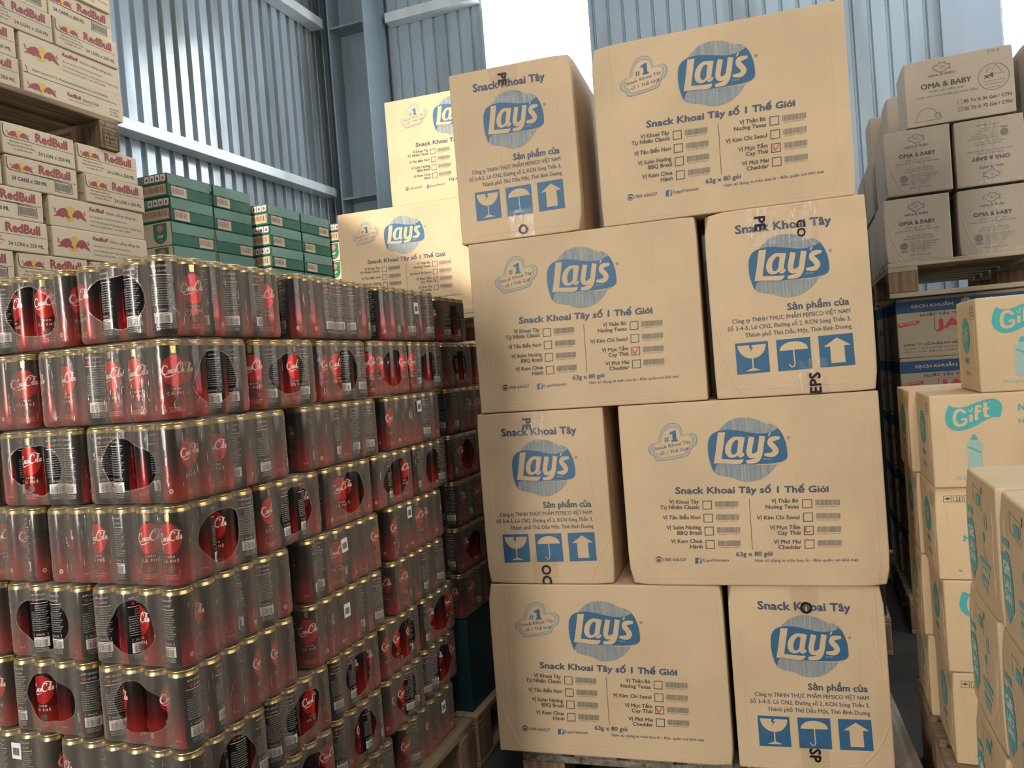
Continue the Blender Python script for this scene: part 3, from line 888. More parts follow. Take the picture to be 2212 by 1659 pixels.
# ------------------------------------------------------------------ artwork: baby product cartons
OM_L, OM_W, OM_H = 0.367, 0.232, 0.251
def sheep_mark(a, x, y, s, m='grey_ink'):
    a.stroke([(x - 1.0 * s, y), (x - 0.75 * s, y + 0.35 * s), (x - 0.45 * s, y + 0.3 * s), (x - 0.2 * s, y + 0.62 * s), (x + 0.2 * s, y + 0.5 * s),
              (x + 0.4 * s, y + 0.62 * s), (x + 0.55 * s, y + 0.3 * s), (x + 1.0 * s, y + 0.25 * s), (x + 0.85 * s, y - 0.1 * s), (x + 1.0 * s, y - 0.25 * s),
              (x + 0.5 * s, y - 0.3 * s), (x + 0.2 * s, y - 0.55 * s), (x - 0.3 * s, y - 0.55 * s), (x - 0.6 * s, y - 0.3 * s), (x - 1.0 * s, y)], 0.11 * s, m, 1)
    a.ellipse(x + 0.1 * s, y + 0.02 * s, 0.28 * s, 0.18 * s, m, 1, 14, 0.3)

def oma_end(flip=False):
    W, H = OM_W, OM_H
    a = Art((lambda x, y: (W - x, H - y)) if flip else None)
    sheep_mark(a, 0.116, 0.212, 0.028)
    a.text('oma & baby', 0.116, 0.180, 0.011, 'grey_ink', 1, 'c', 0.082, 0.02, 0.03)
    a.text('OMA & BABY', 0.116, 0.144, 0.0155, 'ink', 1, 'c', 0.126, 0, 0.022)
    a.text('Khăn ướt mềm mại', 0.116, 0.130, 0.0065, 'grey_ink', 1, 'c', 0.088, 0, 0.01)
    a.text('nước siêu tinh khiết gia đình Gấu', 0.116, 0.119, 0.0065, 'grey_ink', 1, 'c', 0.15, 0, 0.01)
    a.text('Sản xuất tại Việt Nam', 0.122, 0.096, 0.0055, 'grey_ink', 1, 'c', 0.09, 0, 0.008)
    a.text('theo tiêu chuẩn cơ sở', 0.116, 0.087, 0.0055, 'grey_ink', 1, 'c', 0.10, 0, 0.008)
    a.ellipse(0.066, 0.062, 0.0135, 0.0145, 'grey_ink', 1, 20)
    a.text('OMKA', 0.053, 0.038, 0.007, 'grey_ink', 1, 'l', 0.027, 0, 0.02)
    for k in range(5):
        a.text('CÔNG TY CỔ PHẦN OMKA VIỆT NAM'[:30 - 4 * k], 0.088, 0.072 - 0.009 * k, 0.0052, 'grey_ink', 1, 'l', 0.098 - 0.011 * k, 0, 0.008)
    a.text('XUẤT XỨ VIỆT NAM', 0.082, 0.022, 0.006, 'grey_ink', 1, 'l', 0.075, 0, 0.01)
    return a

def oma_long():
    a = Art()
    sheep_mark(a, 0.130, 0.212, 0.030)
    a.text('oma & baby', 0.130, 0.182, 0.0115, 'grey_ink', 1, 'c', 0.09, 0.02, 0.03)
    a.text('OMA & BABY', 0.142, 0.139, 0.020, 'ink', 1, 'c', 0.170, 0, 0.022)
    a.text('Khăn ướt mềm mại', 0.142, 0.122, 0.008, 'grey_ink', 1, 'c', 0.115, 0, 0.012)
    a.text('nước siêu tinh khiết gia đình Gấu', 0.142, 0.104, 0.008, 'grey_ink', 1, 'c', 0.205, 0, 0.012)
    a.ellipse(0.300, 0.142, 0.052, 0.050, 'grey_ink', 1, 40, 0.045)
    a.stroke([(0.276, 0.160), (0.288, 0.183), (0.297, 0.166), (0.308, 0.187), (0.326, 0.158)], 0.0022, 'grey_ink', 1, 0)
    a.text('x4', 0.270, 0.139, 0.018, 'ink', 2, 'l', 0.030, 0.05, 0.03)
    for k in range(4): a.text('làm sạch hiệu quả gấp bốn'[:24 - 3 * k], 0.302, 0.150 - 0.012 * (k + 1) if k else 0.150, 0.005, 'grey_ink', 1, 'l' if k == 0 else 'c', 0.034 if k == 0 else 0.08 - 0.01 * k, 0, 0.008)
    for k, s in enumerate(('85 Tờ X 36 Gói / CTN', '25 Tờ X 72 Gói / CTN')):
        y = 0.062 - 0.0275 * k
        a.frame([(0.176, y - 0.002), (0.194, y - 0.002), (0.194, y + 0.014), (0.176, y + 0.014)], 0.0014, 'grey_ink', 1)
        a.text(s, 0.198, y, 0.0125, 'ink', 1, 'l', 0.156, 0, 0.018)
    a.stroke([(0.180, 0.042), (0.184, 0.036), (0.192, 0.048)], 0.0018, 'grey_ink', 2, 0)
    a.stroke([(0.030, 0.018), (0.042, 0.045), (0.058, 0.062), (0.080, 0.064), (0.098, 0.054), (0.106, 0.038), (0.118, 0.030), (0.110, 0.018), (0.030, 0.018)], 0.0018, 'grey_ink', 1)
    a.ellipse(0.108, 0.034, 0.011, 0.010, 'grey_ink', 1, 16, 0.18)
    for k in range(3): a.ellipse(0.288 + 0.016 * k, 0.238, 0.005, 0.005, 'grey_ink', 1, 12, 0.35)
    return a

# ------------------------------------------------------------------ artwork: bleach cartons
JV_L, JV_W, JV_H = 0.470, 0.350, 0.2365
def javel_front():
    a = Art()
    L, H = JV_L, JV_H
    a.rect(0.001, 0.178, L - 0.001, 0.224, 'javel_blue', 1)
    a.text('SẠCH KHUẨN', 0.055, 0.196, 0.012, 'label_tan', 2, 'l', 0.145, 0, 0.02)
    a.text('KHÔ NHANH', 0.292, 0.200, 0.012, 'label_tan', 2, 'l', 0.13, 0, 0.02)
    a.ellipse(0.245, 0.203, 0.017, 0.018, 'label_tan', 2, 24, 0.16)
    a.ellipse(0.245, 0.203, 0.012, 0.013, 'label_tan', 2, 20)
    a.rect(0.237, 0.2005, 0.253, 0.2055, 'javel_blue', 3); a.rect(0.2425, 0.195, 0.2475, 0.211, 'javel_blue', 3)
    a.text('NƯỚC TẨY TRẮNG QUẦN ÁO', 0.085, 0.160, 0.011, 'navy_ink', 1, 'l', 0.28, 0, 0.012)
    a.frame([(0.132, 0.104), (0.365, 0.104), (0.365, 0.152), (0.132, 0.152)], 0.002, 'red_ink', 1)
    a.text('JAVEL', 0.140, 0.110, 0.036, 'red_ink', 1, 'l', 0.215, 0, 0.06)
    a.poly([(0.002, 0.138), (0.080, 0.146), (0.080, 0.134), (0.006, 0.122)], 'red_ink', 1)
    a.text('SIÊU MẠNH', 0.008, 0.130, 0.007, 'label_tan', 2, 'l', 0.062, 0.1, 0.02)
    a.text('Lít', 0.330, 0.062, 0.026, 'red_ink', 1, 'l', 0.06, 0, 0.05)
    a.frame([(0.330, 0.022), (0.420, 0.022), (0.420, 0.048), (0.330, 0.048)], 0.002, 'ink', 1)
    a.text('12 x 1L', 0.338, 0.028, 0.013, 'ink', 1, 'l', 0.072, 0, 0.02)
    a.text('CÔNG TY CỔ PHẦN MỸ HẢO', 0.020, 0.047, 0.009, 'ink', 1, 'l', 0.20, 0, 0.014)
    a.text('An Phú, Thành phố Hồ Chí Minh, Việt Nam', 0.022, 0.034, 0.006, 'grey_ink', 1, 'l', 0.25, 0, 0.008)
    a.text('ĐT: 028 3815 1234', 0.024, 0.021, 0.006, 'grey_ink', 1, 'l', 0.18, 0, 0.008)
    return a
def javel_side():
    a = Art(); a.rect(0.001, 0.178, JV_W - 0.001, 0.224, 'javel_blue', 1)
    a.text('JAVEL', 0.175, 0.10, 0.03, 'red_ink', 1, 'c', 0.16, 0, 0.06)
    return a

# ------------------------------------------------------------------ artwork: teal-printed cleaner cartons
GF_L, GF_D, GF_H = 0.345, 0.225, 0.2035
def gf(x, y): return ((x - 1125 - (y - 20) * 0.041) * 0.000169, GF_H - (y - 20) * 0.000168)
def gift_logo(a, board):
    a.poly([(1355, 153), (1400, 180), (1480, 190), (1570, 170), (1680, 125), (1790, 95), (1870, 97), (1925, 140), (1943, 200), (1935, 270),
            (1920, 332), (1880, 325), (1820, 335), (1740, 375), (1650, 430), (1560, 470), (1470, 487), (1400, 475), (1340, 425), (1308, 350), (1310, 280), (1330, 210)], 'teal', 1, 2)
    a.stroke([(1540, 262), (1490, 222), (1435, 240), (1412, 320), (1430, 398), (1480, 418), (1535, 392), (1540, 338), (1490, 345)], [30, 38, 40, 42, 42, 38, 36, 30, 24], board, 2.0)
    a.stroke([(1600, 285), (1598, 375)], 40, board, 2.2, 0)
    a.poly([(1572, 215), (1600, 245), (1610, 190), (1625, 205), (1605, 258), (1570, 235)], board, 2.5)
    a.stroke([(1722, 195), (1690, 180), (1664, 205), (1660, 360)], [30, 36, 40, 40], board, 2.8)
    a.stroke([(1640, 262), (1715, 240)], 32, board, 3.0, 0)
    a.stroke([(1760, 140), (1756, 280), (1768, 312), (1802, 308)], [40, 40, 38, 28], board, 3.2)
    a.stroke([(1730, 228), (1805, 210)], 32, board, 3.5, 0)
    a.text('®', 1795, 148, 26, board, 2, 'l', 26, 0, 0.0, -1)
def gift_front(board):
    a = Art(gf)
    gift_logo(a, board)
    a.text('NƯỚC LAU SÀN', 2122, 262, 92, 'teal', 1, 'l', 760, 0, 0.04, -1)
    a.text('Hương Ban Mai', 2122, 420, 60, 'teal', 1, 'l', 620, 0, 0.02, -1)
    a.poly([(1612, 545), (1648, 545), (1652, 562), (1672, 590), (1668, 612), (1598, 612), (1594, 590), (1610, 562)], 'teal', 1)
    a.poly([(1596, 615), (1670, 615), (1725, 655), (1718, 760), (1722, 1010), (1700, 1040), (1580, 1040), (1560, 1010), (1566, 760), (1545, 660)], 'teal_pale', 1)
    a.poly([(1566, 690), (1712, 770), (1712, 790), (1566, 712)], 'teal', 2)
    a.text('24 chai x 500 ml', 1420, 1120, 48, 'teal_pale', 1, 'l', 420, 0, 0.02, -1)
    return a
def gift_plain(board):
    a = Art()
    for k in range(3):
        x = 0.016 + 0.0205 * k
        a.frame([(x, 0.172), (x + 0.0175, 0.172), (x + 0.0175, 0.187), (x, 0.187)], 0.0009, 'ink', 1)
        if k == 0: a.poly([(x + 0.0088 + 0.0055 * math.cos(t), 0.1785 + 0.0042 * math.sin(t)) for t in [PI * i / 10 for i in range(11)]], 'ink', 1); a.rect(x + 0.0085, 0.174, x + 0.0092, 0.179, 'ink', 1)
        elif k == 1:
            for q in (0.0062, 0.0113): a.rect(x + q, 0.1755, x + q + 0.0016, 0.1845, 'ink', 1)
            a.rect(x + 0.004, 0.1742, x + 0.0145, 0.1754, 'ink', 1)
        else: a.poly([(x + 0.005, 0.184), (x + 0.0125, 0.184), (x + 0.0088, 0.178)], 'ink', 1); a.rect(x + 0.0083, 0.1745, x + 0.0093, 0.178, 'ink', 1)
    a.text('NLS 05', 0.052, 0.086, 0.0135, 'teal', 1, 'l', 0.075, 0, 0.03)
    a.text('v', 0.038, 0.018, 0.008, 'grey_ink', 1, 'l', 0.008)
    return a
def gift_left(board):
    """narrow side: long drop-shaped teal badge"""
    a = Art()
    a.ellipse(0.112, 0.125, 0.042, 0.040, 'teal', 1, 30)
    a.text('Gift', 0.112, 0.112, 0.030, board, 2, 'c', 0.055, 0.1, 0.05)
    a.frame([(0.165, 0.160), (0.205, 0.160), (0.205, 0.188), (0.165, 0.188)], 0.001, 'ink', 1)
    for k in range(3): a.text('HSD 12.2023', 0.168, 0.180 - 0.007 * k, 0.0042, 'ink', 1, 'l', 0.034, 0, 0.006)
    a.text('NLS', 0.112, 0.062, 0.013, 'teal', 1, 'c', 0.04, 0, 0.03)
    a.text('500 ml', 0.112, 0.035, 0.010, 'teal_pale', 1, 'c', 0.04, 0, 0.03)
    return a
def badge_left(board):
    """wrapped cartons: teal label with white lettering, stripes of instructions, barcode corner"""
    a = Art()
    a.rect(0.018, 0.132, 0.060, 0.142, 'teal', 1)
    lab = [(0.010, 0.118), (0.022, 0.116), (0.036, 0.124), (0.056, 0.122), (0.066, 0.100), (0.070, 0.070), (0.066, 0.046), (0.054, 0.040), (0.036, 0.022), (0.022, 0.034), (0.012, 0.060), (0.008, 0.090)]
    a.poly(lab, 'teal', 1, 2)
    a.text('Gift', 0.020, 0.092, 0.018, 'white', 2, 'l', 0.040, 0.06, 0.06)
    a.text('LAU', 0.022, 0.072, 0.014, 'white', 2, 'l', 0.036, 0, 0.05)
    a.text('SÀN', 0.022, 0.054, 0.014, 'white', 2, 'l', 0.036, 0, 0.05)
    a.frame([(0.070, 0.160), (0.128, 0.150), (0.128, 0.180), (0.070, 0.186)], 0.0012, 'grey_ink', 1)
    a.rect(0.092, 0.158, 0.120, 0.174, 'teal', 2)
    for k in range(4): a.rect(0.100, 0.068 - 0.014 * k, 0.168 - 0.010 * k, 0.076 - 0.014 * k, 'teal_pale' if k % 2 else 'teal', 1)
    a.ellipse(0.150, 0.140, 0.010, 0.013, 'teal_pale', 1, 16, 0.4)
    a.ellipse(0.132, 0.112, 0.007, 0.009, 'teal', 1, 14)
    a.rect(0.132, 0.178, 0.136, 0.190, 'ink', 1)
    a.stroke([(0.130, 0.100), (0.134, 0.084), (0.148, 0.080)], 0.0015, 'grey_ink', 1)
    return a

# ================================================================== THE SETTING
def emit_mat(name, col, k):
    m = bpy.data.materials.new(name); m.use_nodes = True
    nt = m.node_tree; nt.nodes.clear()
    o = N(nt, 'ShaderNodeOutputMaterial'); e = N(nt, 'ShaderNodeEmission')
    e.inputs[0].default_value = (*col, 1); e.inputs[1].default_value = k
    nt.links.new(e.outputs[0], o.inputs[0]); return m
M['daylight_pane'] = emit_mat('daylit_window_pane', (0.95, 0.98, 1.0), 11.0)

XW, YW, ZT = -3.8, 6.2, 6.4
def ribbed(mb, axis, pos, inward, s0, s1, z0, z1, mat, origin=0.0, pitch=0.118, wide=0.062, depth=0.024):
    """trapezoid cladding between s0 and s1; wide flats stand proud into the room"""
    prof = [(0, 0), (wide, 0), (wide + 0.008, -depth), (pitch - 0.010, -depth)]
    pts = []
    k = math.floor((s0 - origin) / pitch) - 1
    while origin + k * pitch < s1 + pitch:
        for a, d in prof: pts.append((origin + k * pitch + a, d))
        k += 1
    out = []
    for (a, d), (b, e) in zip(pts, pts[1:]):
        if b <= s0 or a >= s1: continue
        def at(t): return (t, d + (e - d) * (t - a) / (b - a))
        out.append((at(max(a, s0)), at(min(b, s1))))
    for p, q in out:
        vs = []
        for (t, d), z in ((p, z0), (q, z0), (q, z1), (p, z1)):
            vs.append((pos + inward * d, t, z) if axis == 'y' else (t, pos + inward * d, z))
        mb.add(vs, [(0, 1, 2, 3)], mat)

mb = MB()
for s0, s1, z0, z1 in ((-6, 6.2, 0, ZT),):
    ribbed(mb, 'y', XW, 1, s0, s1, z0, z1, 'left_sheet', 0.055, 0.118, 0.068, 0.030)
tag(mesh_obj('wall_left', mb.mesh('wall_left')), 'ribbed pale metal wall on the left of the store', 'wall', kind='structure')
mb = MB()
for s0, s1, z0, z1 in ((-3.83, -2.35, 0, ZT), (-2.35, -1.43, 0, 2.95), (-2.35, -1.43, 4.66, ZT), (-1.43, 1.41, 0, ZT),
                       (1.41, 2.75, 0, 2.75), (1.41, 2.75, 4.4, ZT), (2.75, 5.0, 0, ZT)):
    ribbed(mb, 'x', YW, -1, s0, s1, z0, z1, 'back_sheet', 0.03, 0.118, 0.088, 0.02)
tag(mesh_obj('wall_back', mb.mesh('wall_back')), 'ribbed blue-grey metal wall across the back of the store', 'wall', kind='structure')

mb = MB(); mb.add([(5, -6, 0), (5, 6.2, 0), (5, 6.2, ZT), (5, -6, ZT)], [(0, 1, 2, 3)], 'dark_wall')
tag(mesh_obj('wall_right', mb.mesh('wall_right')), 'metal wall on the right of the store', 'wall', kind='structure')
mb = MB()
for x0, x1, z0, z1 in ((-3.83, -3.7, 0, ZT), (-3.7, -2.3, 3.4, ZT), (-2.3, 5, 0, ZT)):
    mb.add([(x0, -6, z0), (x1, -6, z0), (x1, -6, z1), (x0, -6, z1)], [(0, 1, 2, 3)], 'back_sheet')
tag(mesh_obj('wall_front', mb.mesh('wall_front')), 'metal wall with the loading door behind the camera', 'wall', kind='structure')
mb = MB(); mb.box((0.6, 0.1, -0.05), (8.9, 12.3, 0.1), 'concrete')
tag(mesh_obj('floor', mb.mesh('floor')), 'dark concrete floor of the store', 'floor', kind='structure')
mb = MB()
gap = [(-1.85, -2.64), (-1.25, -2.64), (-1.109, -2.715), (-0.444, -3.175), (-0.15, -3.35), (-0.15, -1.6), (-1.85, -1.6)]
outer = [(-3.9, -6.1), (5.1, -6.1), (5.1, 6.3), (-3.9, 6.3)]
tr_ = tessellate_polygon([[Vector((x, y, 0)) for x, y in l] for l in (outer, gap)])
mb.add([(x, y, ZT) for x, y in outer + gap], [tuple(t) for t in tr_], 'roof')
tag(mesh_obj('ceiling', mb.mesh('ceiling')), 'metal roof sheeting over the store', 'ceiling', kind='structure')

def window(n, x0, x1, z0, z1, label):
    mb = MB()
    t = 0.022
    for c, s in (((x0 - t / 2 + 0.004, z0, z1), 0), ((x1 + t / 2 - 0.004, z0, z1), 0)):
        mb.box((c[0], YW - 0.005, (z0 + z1) / 2), (t, 0.05, z1 - z0), 'back_sheet')
    mb.box(((x0 + x1) / 2, YW - 0.005, z0 - t / 2 + 0.004), (x1 - x0, 0.05, t), 'back_sheet')
    mb.box(((x0 + x1) / 2, YW - 0.005, z1 + t / 2 - 0.004), (x1 - x0, 0.05, t), 'back_sheet')
    o = mesh_obj('window_%d' % n, mb.mesh('window_frame'))
    tag(o, label, 'window', kind='structure')
    mb = MB(); mb.box(((x0 + x1) / 2, YW + 0.015, (z0 + z1) / 2), (x1 - x0 - 0.002, 0.006, z1 - z0 - 0.002), 'daylight_pane')
    adopt(mesh_obj('pane', mb.mesh('pane')), o)
window(1, -2.35, -1.43, 2.95, 4.66, 'bright square window high in the back wall above the chip cartons')
window(2, 1.41, 2.75, 2.75, 4.4, 'bright window at the right edge behind the baby product cartons')

def trim(n, c, s, mat, label):
    mb = MB(); mb.box(c, s, mat, 0.004)
    tag(mesh_obj('trim_%d' % n, mb.mesh('trim')), label, 'wall rail', kind='structure')
trim(1, (XW + 0.062, -0.1, 2.815), (0.12, 11.8, 0.072), 'girt', 'lower pale steel rail running along the left wall')
trim(2, (XW + 0.062, -0.1, 4.27), (0.12, 11.8, 0.080), 'girt', 'upper steel rail running along the left wall')
trim(3, (0.86, YW - 0.062, 4.30 - 0.6 * 0), (0.0001 + 8.2, 0.12, 0.085) if False else (0.6, 0.12, 0.085), 'girt', 'steel rail on the back wall beyond the far window')
trim(4, (-2.80, YW - 0.062, 4.33), (0.86, 0.12, 0.085), 'girt', 'steel rail on the back wall between column and window')
trim(5, (1.225, YW - 0.03, 3.2), (0.36, 0.03, 6.3), 'flat_sheet', 'flat blue-grey sheet on the back wall beside the far window')

def column():
    t = tag(empty('steel_column', (-3.44, 5.95, 0)), 'tall blue-grey steel column with stiffener plates in the wall corner', 'column')
    mb = MB(); mb.box((0, 0, 3.2), (0.33, 0.014, 6.38), 'steel'); adopt(mesh_obj('web', mb.mesh('web')), t)
    for sx in (-1, 1):
        mb = MB(); mb.box((sx * 0.172, 0, 3.2), (0.014, 0.37, 6.38), 'steel', 0.003); adopt(mesh_obj('flange', mb.mesh('flange')), t)
    for z in (2.74, 4.20):
        mb = MB(); mb.box((0, -0.094, z), (0.328, 0.17, 0.016), 'steel'); adopt(mesh_obj('stiffener', mb.mesh('stiffener')), t)
column()

# ================================================================== PALLETS
def pallet(loc, sx, sy, h, along, label, board='wood', nb=7, bottom=True, inset=0.0, block=(0.10, 0.12)):
    """deck boards run along x or y; blocks and cross boards below"""
    t = tag(empty('wooden_pallet', loc), label, 'pallet')
    bt = 0.019
    A, B = (sx, sy) if along == 'x' else (sy, sx)          # A: board length, B: across
    wd = B / nb * 0.80
    mats = {'x': {'wood': 'wood_x'}.get(board, board), 'y': board}
    def put(name, ca, cb, z, la, lb, lz, mat):
        mb = MB()
        if along == 'x': mb.box((0, 0, 0), (la, lb, lz), mat, 0.003); o = mesh_obj(name, mb.mesh(name), None, (ca, cb, z))
        else: mb.box((0, 0, 0), (lb, la, lz), mat, 0.003); o = mesh_obj(name, mb.mesh(name), None, (cb, ca, z))
        adopt(o, t)
    for i in range(nb):
        cb = -B / 2 + wd / 2 + (B - wd) * i / (nb - 1)
        put('deck_board', 0, cb, h - bt / 2, A, wd, bt, mats[along])
    bh = h - 2 * bt - (bt if bottom else 0)
    z0 = bt if bottom else 0
    for i in (-1, 0, 1):
        put('cross_board', i * (A / 2 - block[0] / 2), 0, h - 1.5 * bt, block[0], B, bt, mats['y' if along == 'x' else 'x'])
        for j in (-1, 0, 1):
            put('block', i * (A / 2 - block[0] / 2), j * (B / 2 - block[1] / 2), z0 + bh / 2, block[0], block[1], bh, 'wood_block')
    if bottom:
        for j in (-1, 0, 1):
            put('bottom_board', 0, j * (B / 2 - block[1] / 2), bt / 2, A, block[1], bt, mats[along])
    return t

def bulk(loc, dims, label, board='kraft'):
    me, _ = carton('bulk_carton', dims, board, {}, seed=3, bulge=0.002, crush=0.004, step=0.3)
    return tag(mesh_obj('bulk_carton', me, None, loc), label, 'carton')

# ================================================================== CANS AND PACKS
CR, CP, CAN_H = 0.0252, 0.0515, 0.1325

def lathe(mb, prof, seg, mat, cap_top=False):
    vs = []; fs = []
    for r_, z in prof:
        for i in range(seg):
            a = 2 * PI * i / seg
            vs.append((r_ * math.sin(a), -r_ * math.cos(a), z))
    for k in range(len(prof) - 1):
        for i in range(seg):
            j = (i + 1) % seg
            fs.append((k * seg + i, k * seg + j, (k + 1) * seg + j, (k + 1) * seg + i))
    mb.add(vs, fs, mat, True)
    if cap_top:
        b = (len(prof) - 1) * seg
        mb.add([vs[b + i] for i in range(seg)], [tuple(range(seg))], mat, False)

def can_art():
    """print in (arc, height) coordinates; arc 0 = front, half circumference = back"""
    a = Art()
    a.ellipse(0, 0.0790, 0.0215, 0.0260, 'can_red', 1, 40)
    # flowing script word across the red disc
    def sc(pts, w): a.stroke([(x * 0.0420 - 0.0205, 0.0735 + y * 0.0150 + x * 0.0035) for x, y in pts], [k * 0.00145 for k in w], 'can_white', 2, 6)
    sc([(0.20, 0.62), (0.22, 0.85), (0.12, 0.95), (0.02, 0.55), (0.04, 0.10), (0.14, 0.0), (0.24, 0.16)], [0.5, 1, 1.2, 1.7, 1.6, 1.1, 0.5])
    sc([(0.06, 0.04), (0.16, -0.30), (0.36, -0.24), (0.52, -0.12)], [0.5, 1.2, 1.0, 0.3])
    for x0 in (0.22, 0.305, 0.79):
        sc([(x0 + 0.05, 0.46), (x0 + 0.01, 0.30), (x0 + 0.035, 0.06), (x0 + 0.075, 0.22), (x0 + 0.055, 0.46)], [0.8, 1.1, 0.8, 1.1, 0.8])
    sc([(0.435, 0.40), (0.40, 0.47), (0.358, 0.28), (0.385, 0.05), (0.44, 0.16)], [0.8, 0.6, 1.1, 0.9, 0.4])
    sc([(0.49, 0.44), (0.45, 0.28), (0.465, 0.06), (0.505, 0.24), (0.52, 0.46), (0.51, 0.10), (0.55, 0.10)], [0.8, 1.1, 0.9, 0.9, 1.0, 1.0, 0.4])
    sc([(0.74, 0.66), (0.77, 0.90), (0.68, 0.98), (0.57, 0.60), (0.58, 0.14), (0.67, 0.0), (0.77, 0.16)], [0.5, 1, 1.2, 1.7, 1.6, 1.1, 0.5])
    sc([(0.60, 0.95), (0.74, 1.18), (0.92, 1.00), (0.99, 0.92)], [0.3, 0.9, 1.1, 0.3])
    sc([(0.875, 0.30), (0.92, 0.72), (0.895, 0.92), (0.872, 0.55), (0.885, 0.08), (0.92, 0.12)], [0.6, 0.9, 0.9, 1.1, 1.0, 0.4])
    sc([(0.975, 0.44), (0.94, 0.28), (0.955, 0.06), (0.985, 0.24), (1.0, 0.46), (0.995, 0.10), (1.03, 0.12)], [0.8, 1.0, 0.9, 0.9, 1.0, 1.0, 0.4])
    a.text('T H Ê M', 0, 0.0475, 0.0038, 'can_cream', 2, 'c', 0.0170, 0, 0.02)
    a.text('C À   P H Ê', 0, 0.0395, 0.0052, 'can_cream', 2, 'c', 0.0290, 0, 0.02)
    a.ellipse(0.001, 0.0285, 0.0075, 0.0060, 'can_bean', 2, 20, 0, 0.5)
    for k, w_ in enumerate((0.028, 0.024, 0.026)):
        a.text('NƯỚC GIẢI KHÁT CÓ GA HƯƠNG CÀ PHÊ', 0, 0.0175 - 0.0030 * k, 0.0015, 'can_cream', 2, 'c', w_, 0, 0.0)
    a.text('235 ml', 0.038, 0.0145, 0.0028, 'can_cream', 2, 'l', 0.010, 0, 0.0)
    a.ellipse(-0.040, 0.0195, 0.0034, 0.0042, 'can_cream', 2, 16)
    a.rect(-0.042, 0.0188, -0.038, 0.0200, 'can_red', 3); a.rect(-0.0408, 0.0175, -0.0392, 0.0215, 'can_red', 3)
    # gold pull mark above the disc
    a.poly([(-0.0035, 0.1085), (0.0035, 0.1085), (0.0045, 0.1205), (-0.0045, 0.1205)], 'can_gold', 1)
    # information panel on the back
    B = PI * CR
    a.text('NƯỚC GIẢI KHÁT', B, 0.1125, 0.0034, 'can_white', 2, 'c', 0.028, 0, 0.012)
    a.ellipse(B - 0.008, 0.1055, 0.0034, 0.0034, 'can_red', 2, 14)
    a.text('CÀ PHÊ', B - 0.003, 0.1040, 0.0030, 'can_white', 2, 'l', 0.014, 0, 0.012)
    a.rect(B - 0.0165, 0.0985, B + 0.0165, 0.0995, 'can_white', 2)
    lines = ['Thành phần: Nước bão hòa CO2, đường', 'HFCS, chất tạo màu tự nhiên (150d)', 'chất điều chỉnh độ axít (338), bột', 'cà phê hòa tan, hương cà phê, caffein',
             'Hướng dẫn bảo quản: Để nơi sạch, khô', 'mát, tránh ánh nắng trực tiếp hoặc nơi', 'có nhiệt độ cao. Ngon hơn khi uống', 'lạnh. NSX, HSD: xem dưới đáy lon', 'Sản xuất tại: Công ty TNHH nước giải',
             'khát Việt Nam. Giá trị dinh dưỡng', 'trong 100 ml: Năng lượng 42 kcal', 'Carbohydrat 10 g, Đường 10 g']
    for k, s in enumerate(lines):
        a.text(s, B - 0.0165 + (0.010 if k < 3 else 0), 0.0935 - 0.0040 * k, 0.0019, 'can_white', 2, 'l', (0.023 if k < 3 else 0.033) - 0.0025 * (k % 3), 0, 0.006)
    a.frame([(B - 0.013, 0.0395), (B + 0.013, 0.0395), (B + 0.013, 0.0440), (B - 0.013, 0.0440)], 0.0004, 'can_white', 2)
    a.text('330 240 ML', B, 0.0405, 0.0024, 'can_white', 2, 'c', 0.016, 0, 0.006)
    a.rect(B - 0.0145, 0.0195, B + 0.0145, 0.0370, 'can_white', 2)
    a.stroke([(B - 0.012, 0.0355), (B - 0.004, 0.0338), (B + 0.006, 0.0352), (B + 0.013, 0.0362)], 0.0010, 'can_red', 3)
    a.barcode(B - 0.0115, 0.0205, B + 0.0115, 0.0325, 'ink', 3, 9, 20)
    for k in range(3): a.text('Tư vấn khách hàng 1900 555584', B, 0.0160 - 0.0028 * k, 0.0015, 'can_white', 2, 'c', 0.025, 0, 0.0)
    return a

def build_can_mesh():
    mb = MB()
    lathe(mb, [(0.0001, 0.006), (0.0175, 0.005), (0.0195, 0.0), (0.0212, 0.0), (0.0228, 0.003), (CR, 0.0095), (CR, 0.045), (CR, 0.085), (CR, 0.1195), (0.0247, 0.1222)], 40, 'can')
    nbody_v, nbody = len(mb.v), len(mb.f)
    for mat, layer, pv, tr in can_art().items:
        pv, tr = split_tris(pv, tr, 0.0042)
        P = []
        rr = CR + 0.00008 + 0.00006 * layer
        for x, z in pv:
            t = x / CR
            P.append((rr * math.sin(t), -rr * math.cos(t), z))
        ff = []
        for t in tr:
            A, B, C = (Vector(P[i]) for i in t)
            nn = (B - A).cross(C - A); c = (A + B + C) / 3; c.z = 0
            ff.append(t if nn.dot(c) > 0 else (t[0], t[2], t[1]))
        mb.add(P, ff, mat, True)
    me = mb.mesh('can_body')
    uvl = me.uv_layers.new(name='uv')
    for p in me.polygons[:nbody]:
        us = []
        for li in p.loop_indices:
            co = me.vertices[me.loops[li].vertex_index].co
            us.append((math.atan2(co.x, -co.y) / (2 * PI)) % 1.0)
        wrap = max(us) - min(us) > 0.5
        for li, u in zip(p.loop_indices, us):
            if wrap and u < 0.5: u += 1.0
            uvl.data[li].uv = (u, me.vertices[me.loops[li].vertex_index].co.z / 0.1222)
    return me

CAN_ME = build_can_mesh()
mb = MB()
lathe(mb, [(0.0248, 0.1220), (0.0243, 0.1236), (0.0229, 0.1272), (0.0229, 0.1288), (0.0238, 0.1296), (0.0240, 0.1312), (0.0236, 0.1325), (0.0222, 0.1325), (0.0214, 0.1290), (0.0001, 0.1286)], 40, 'can_gold')
LID_ME = mb.mesh('can_lid')

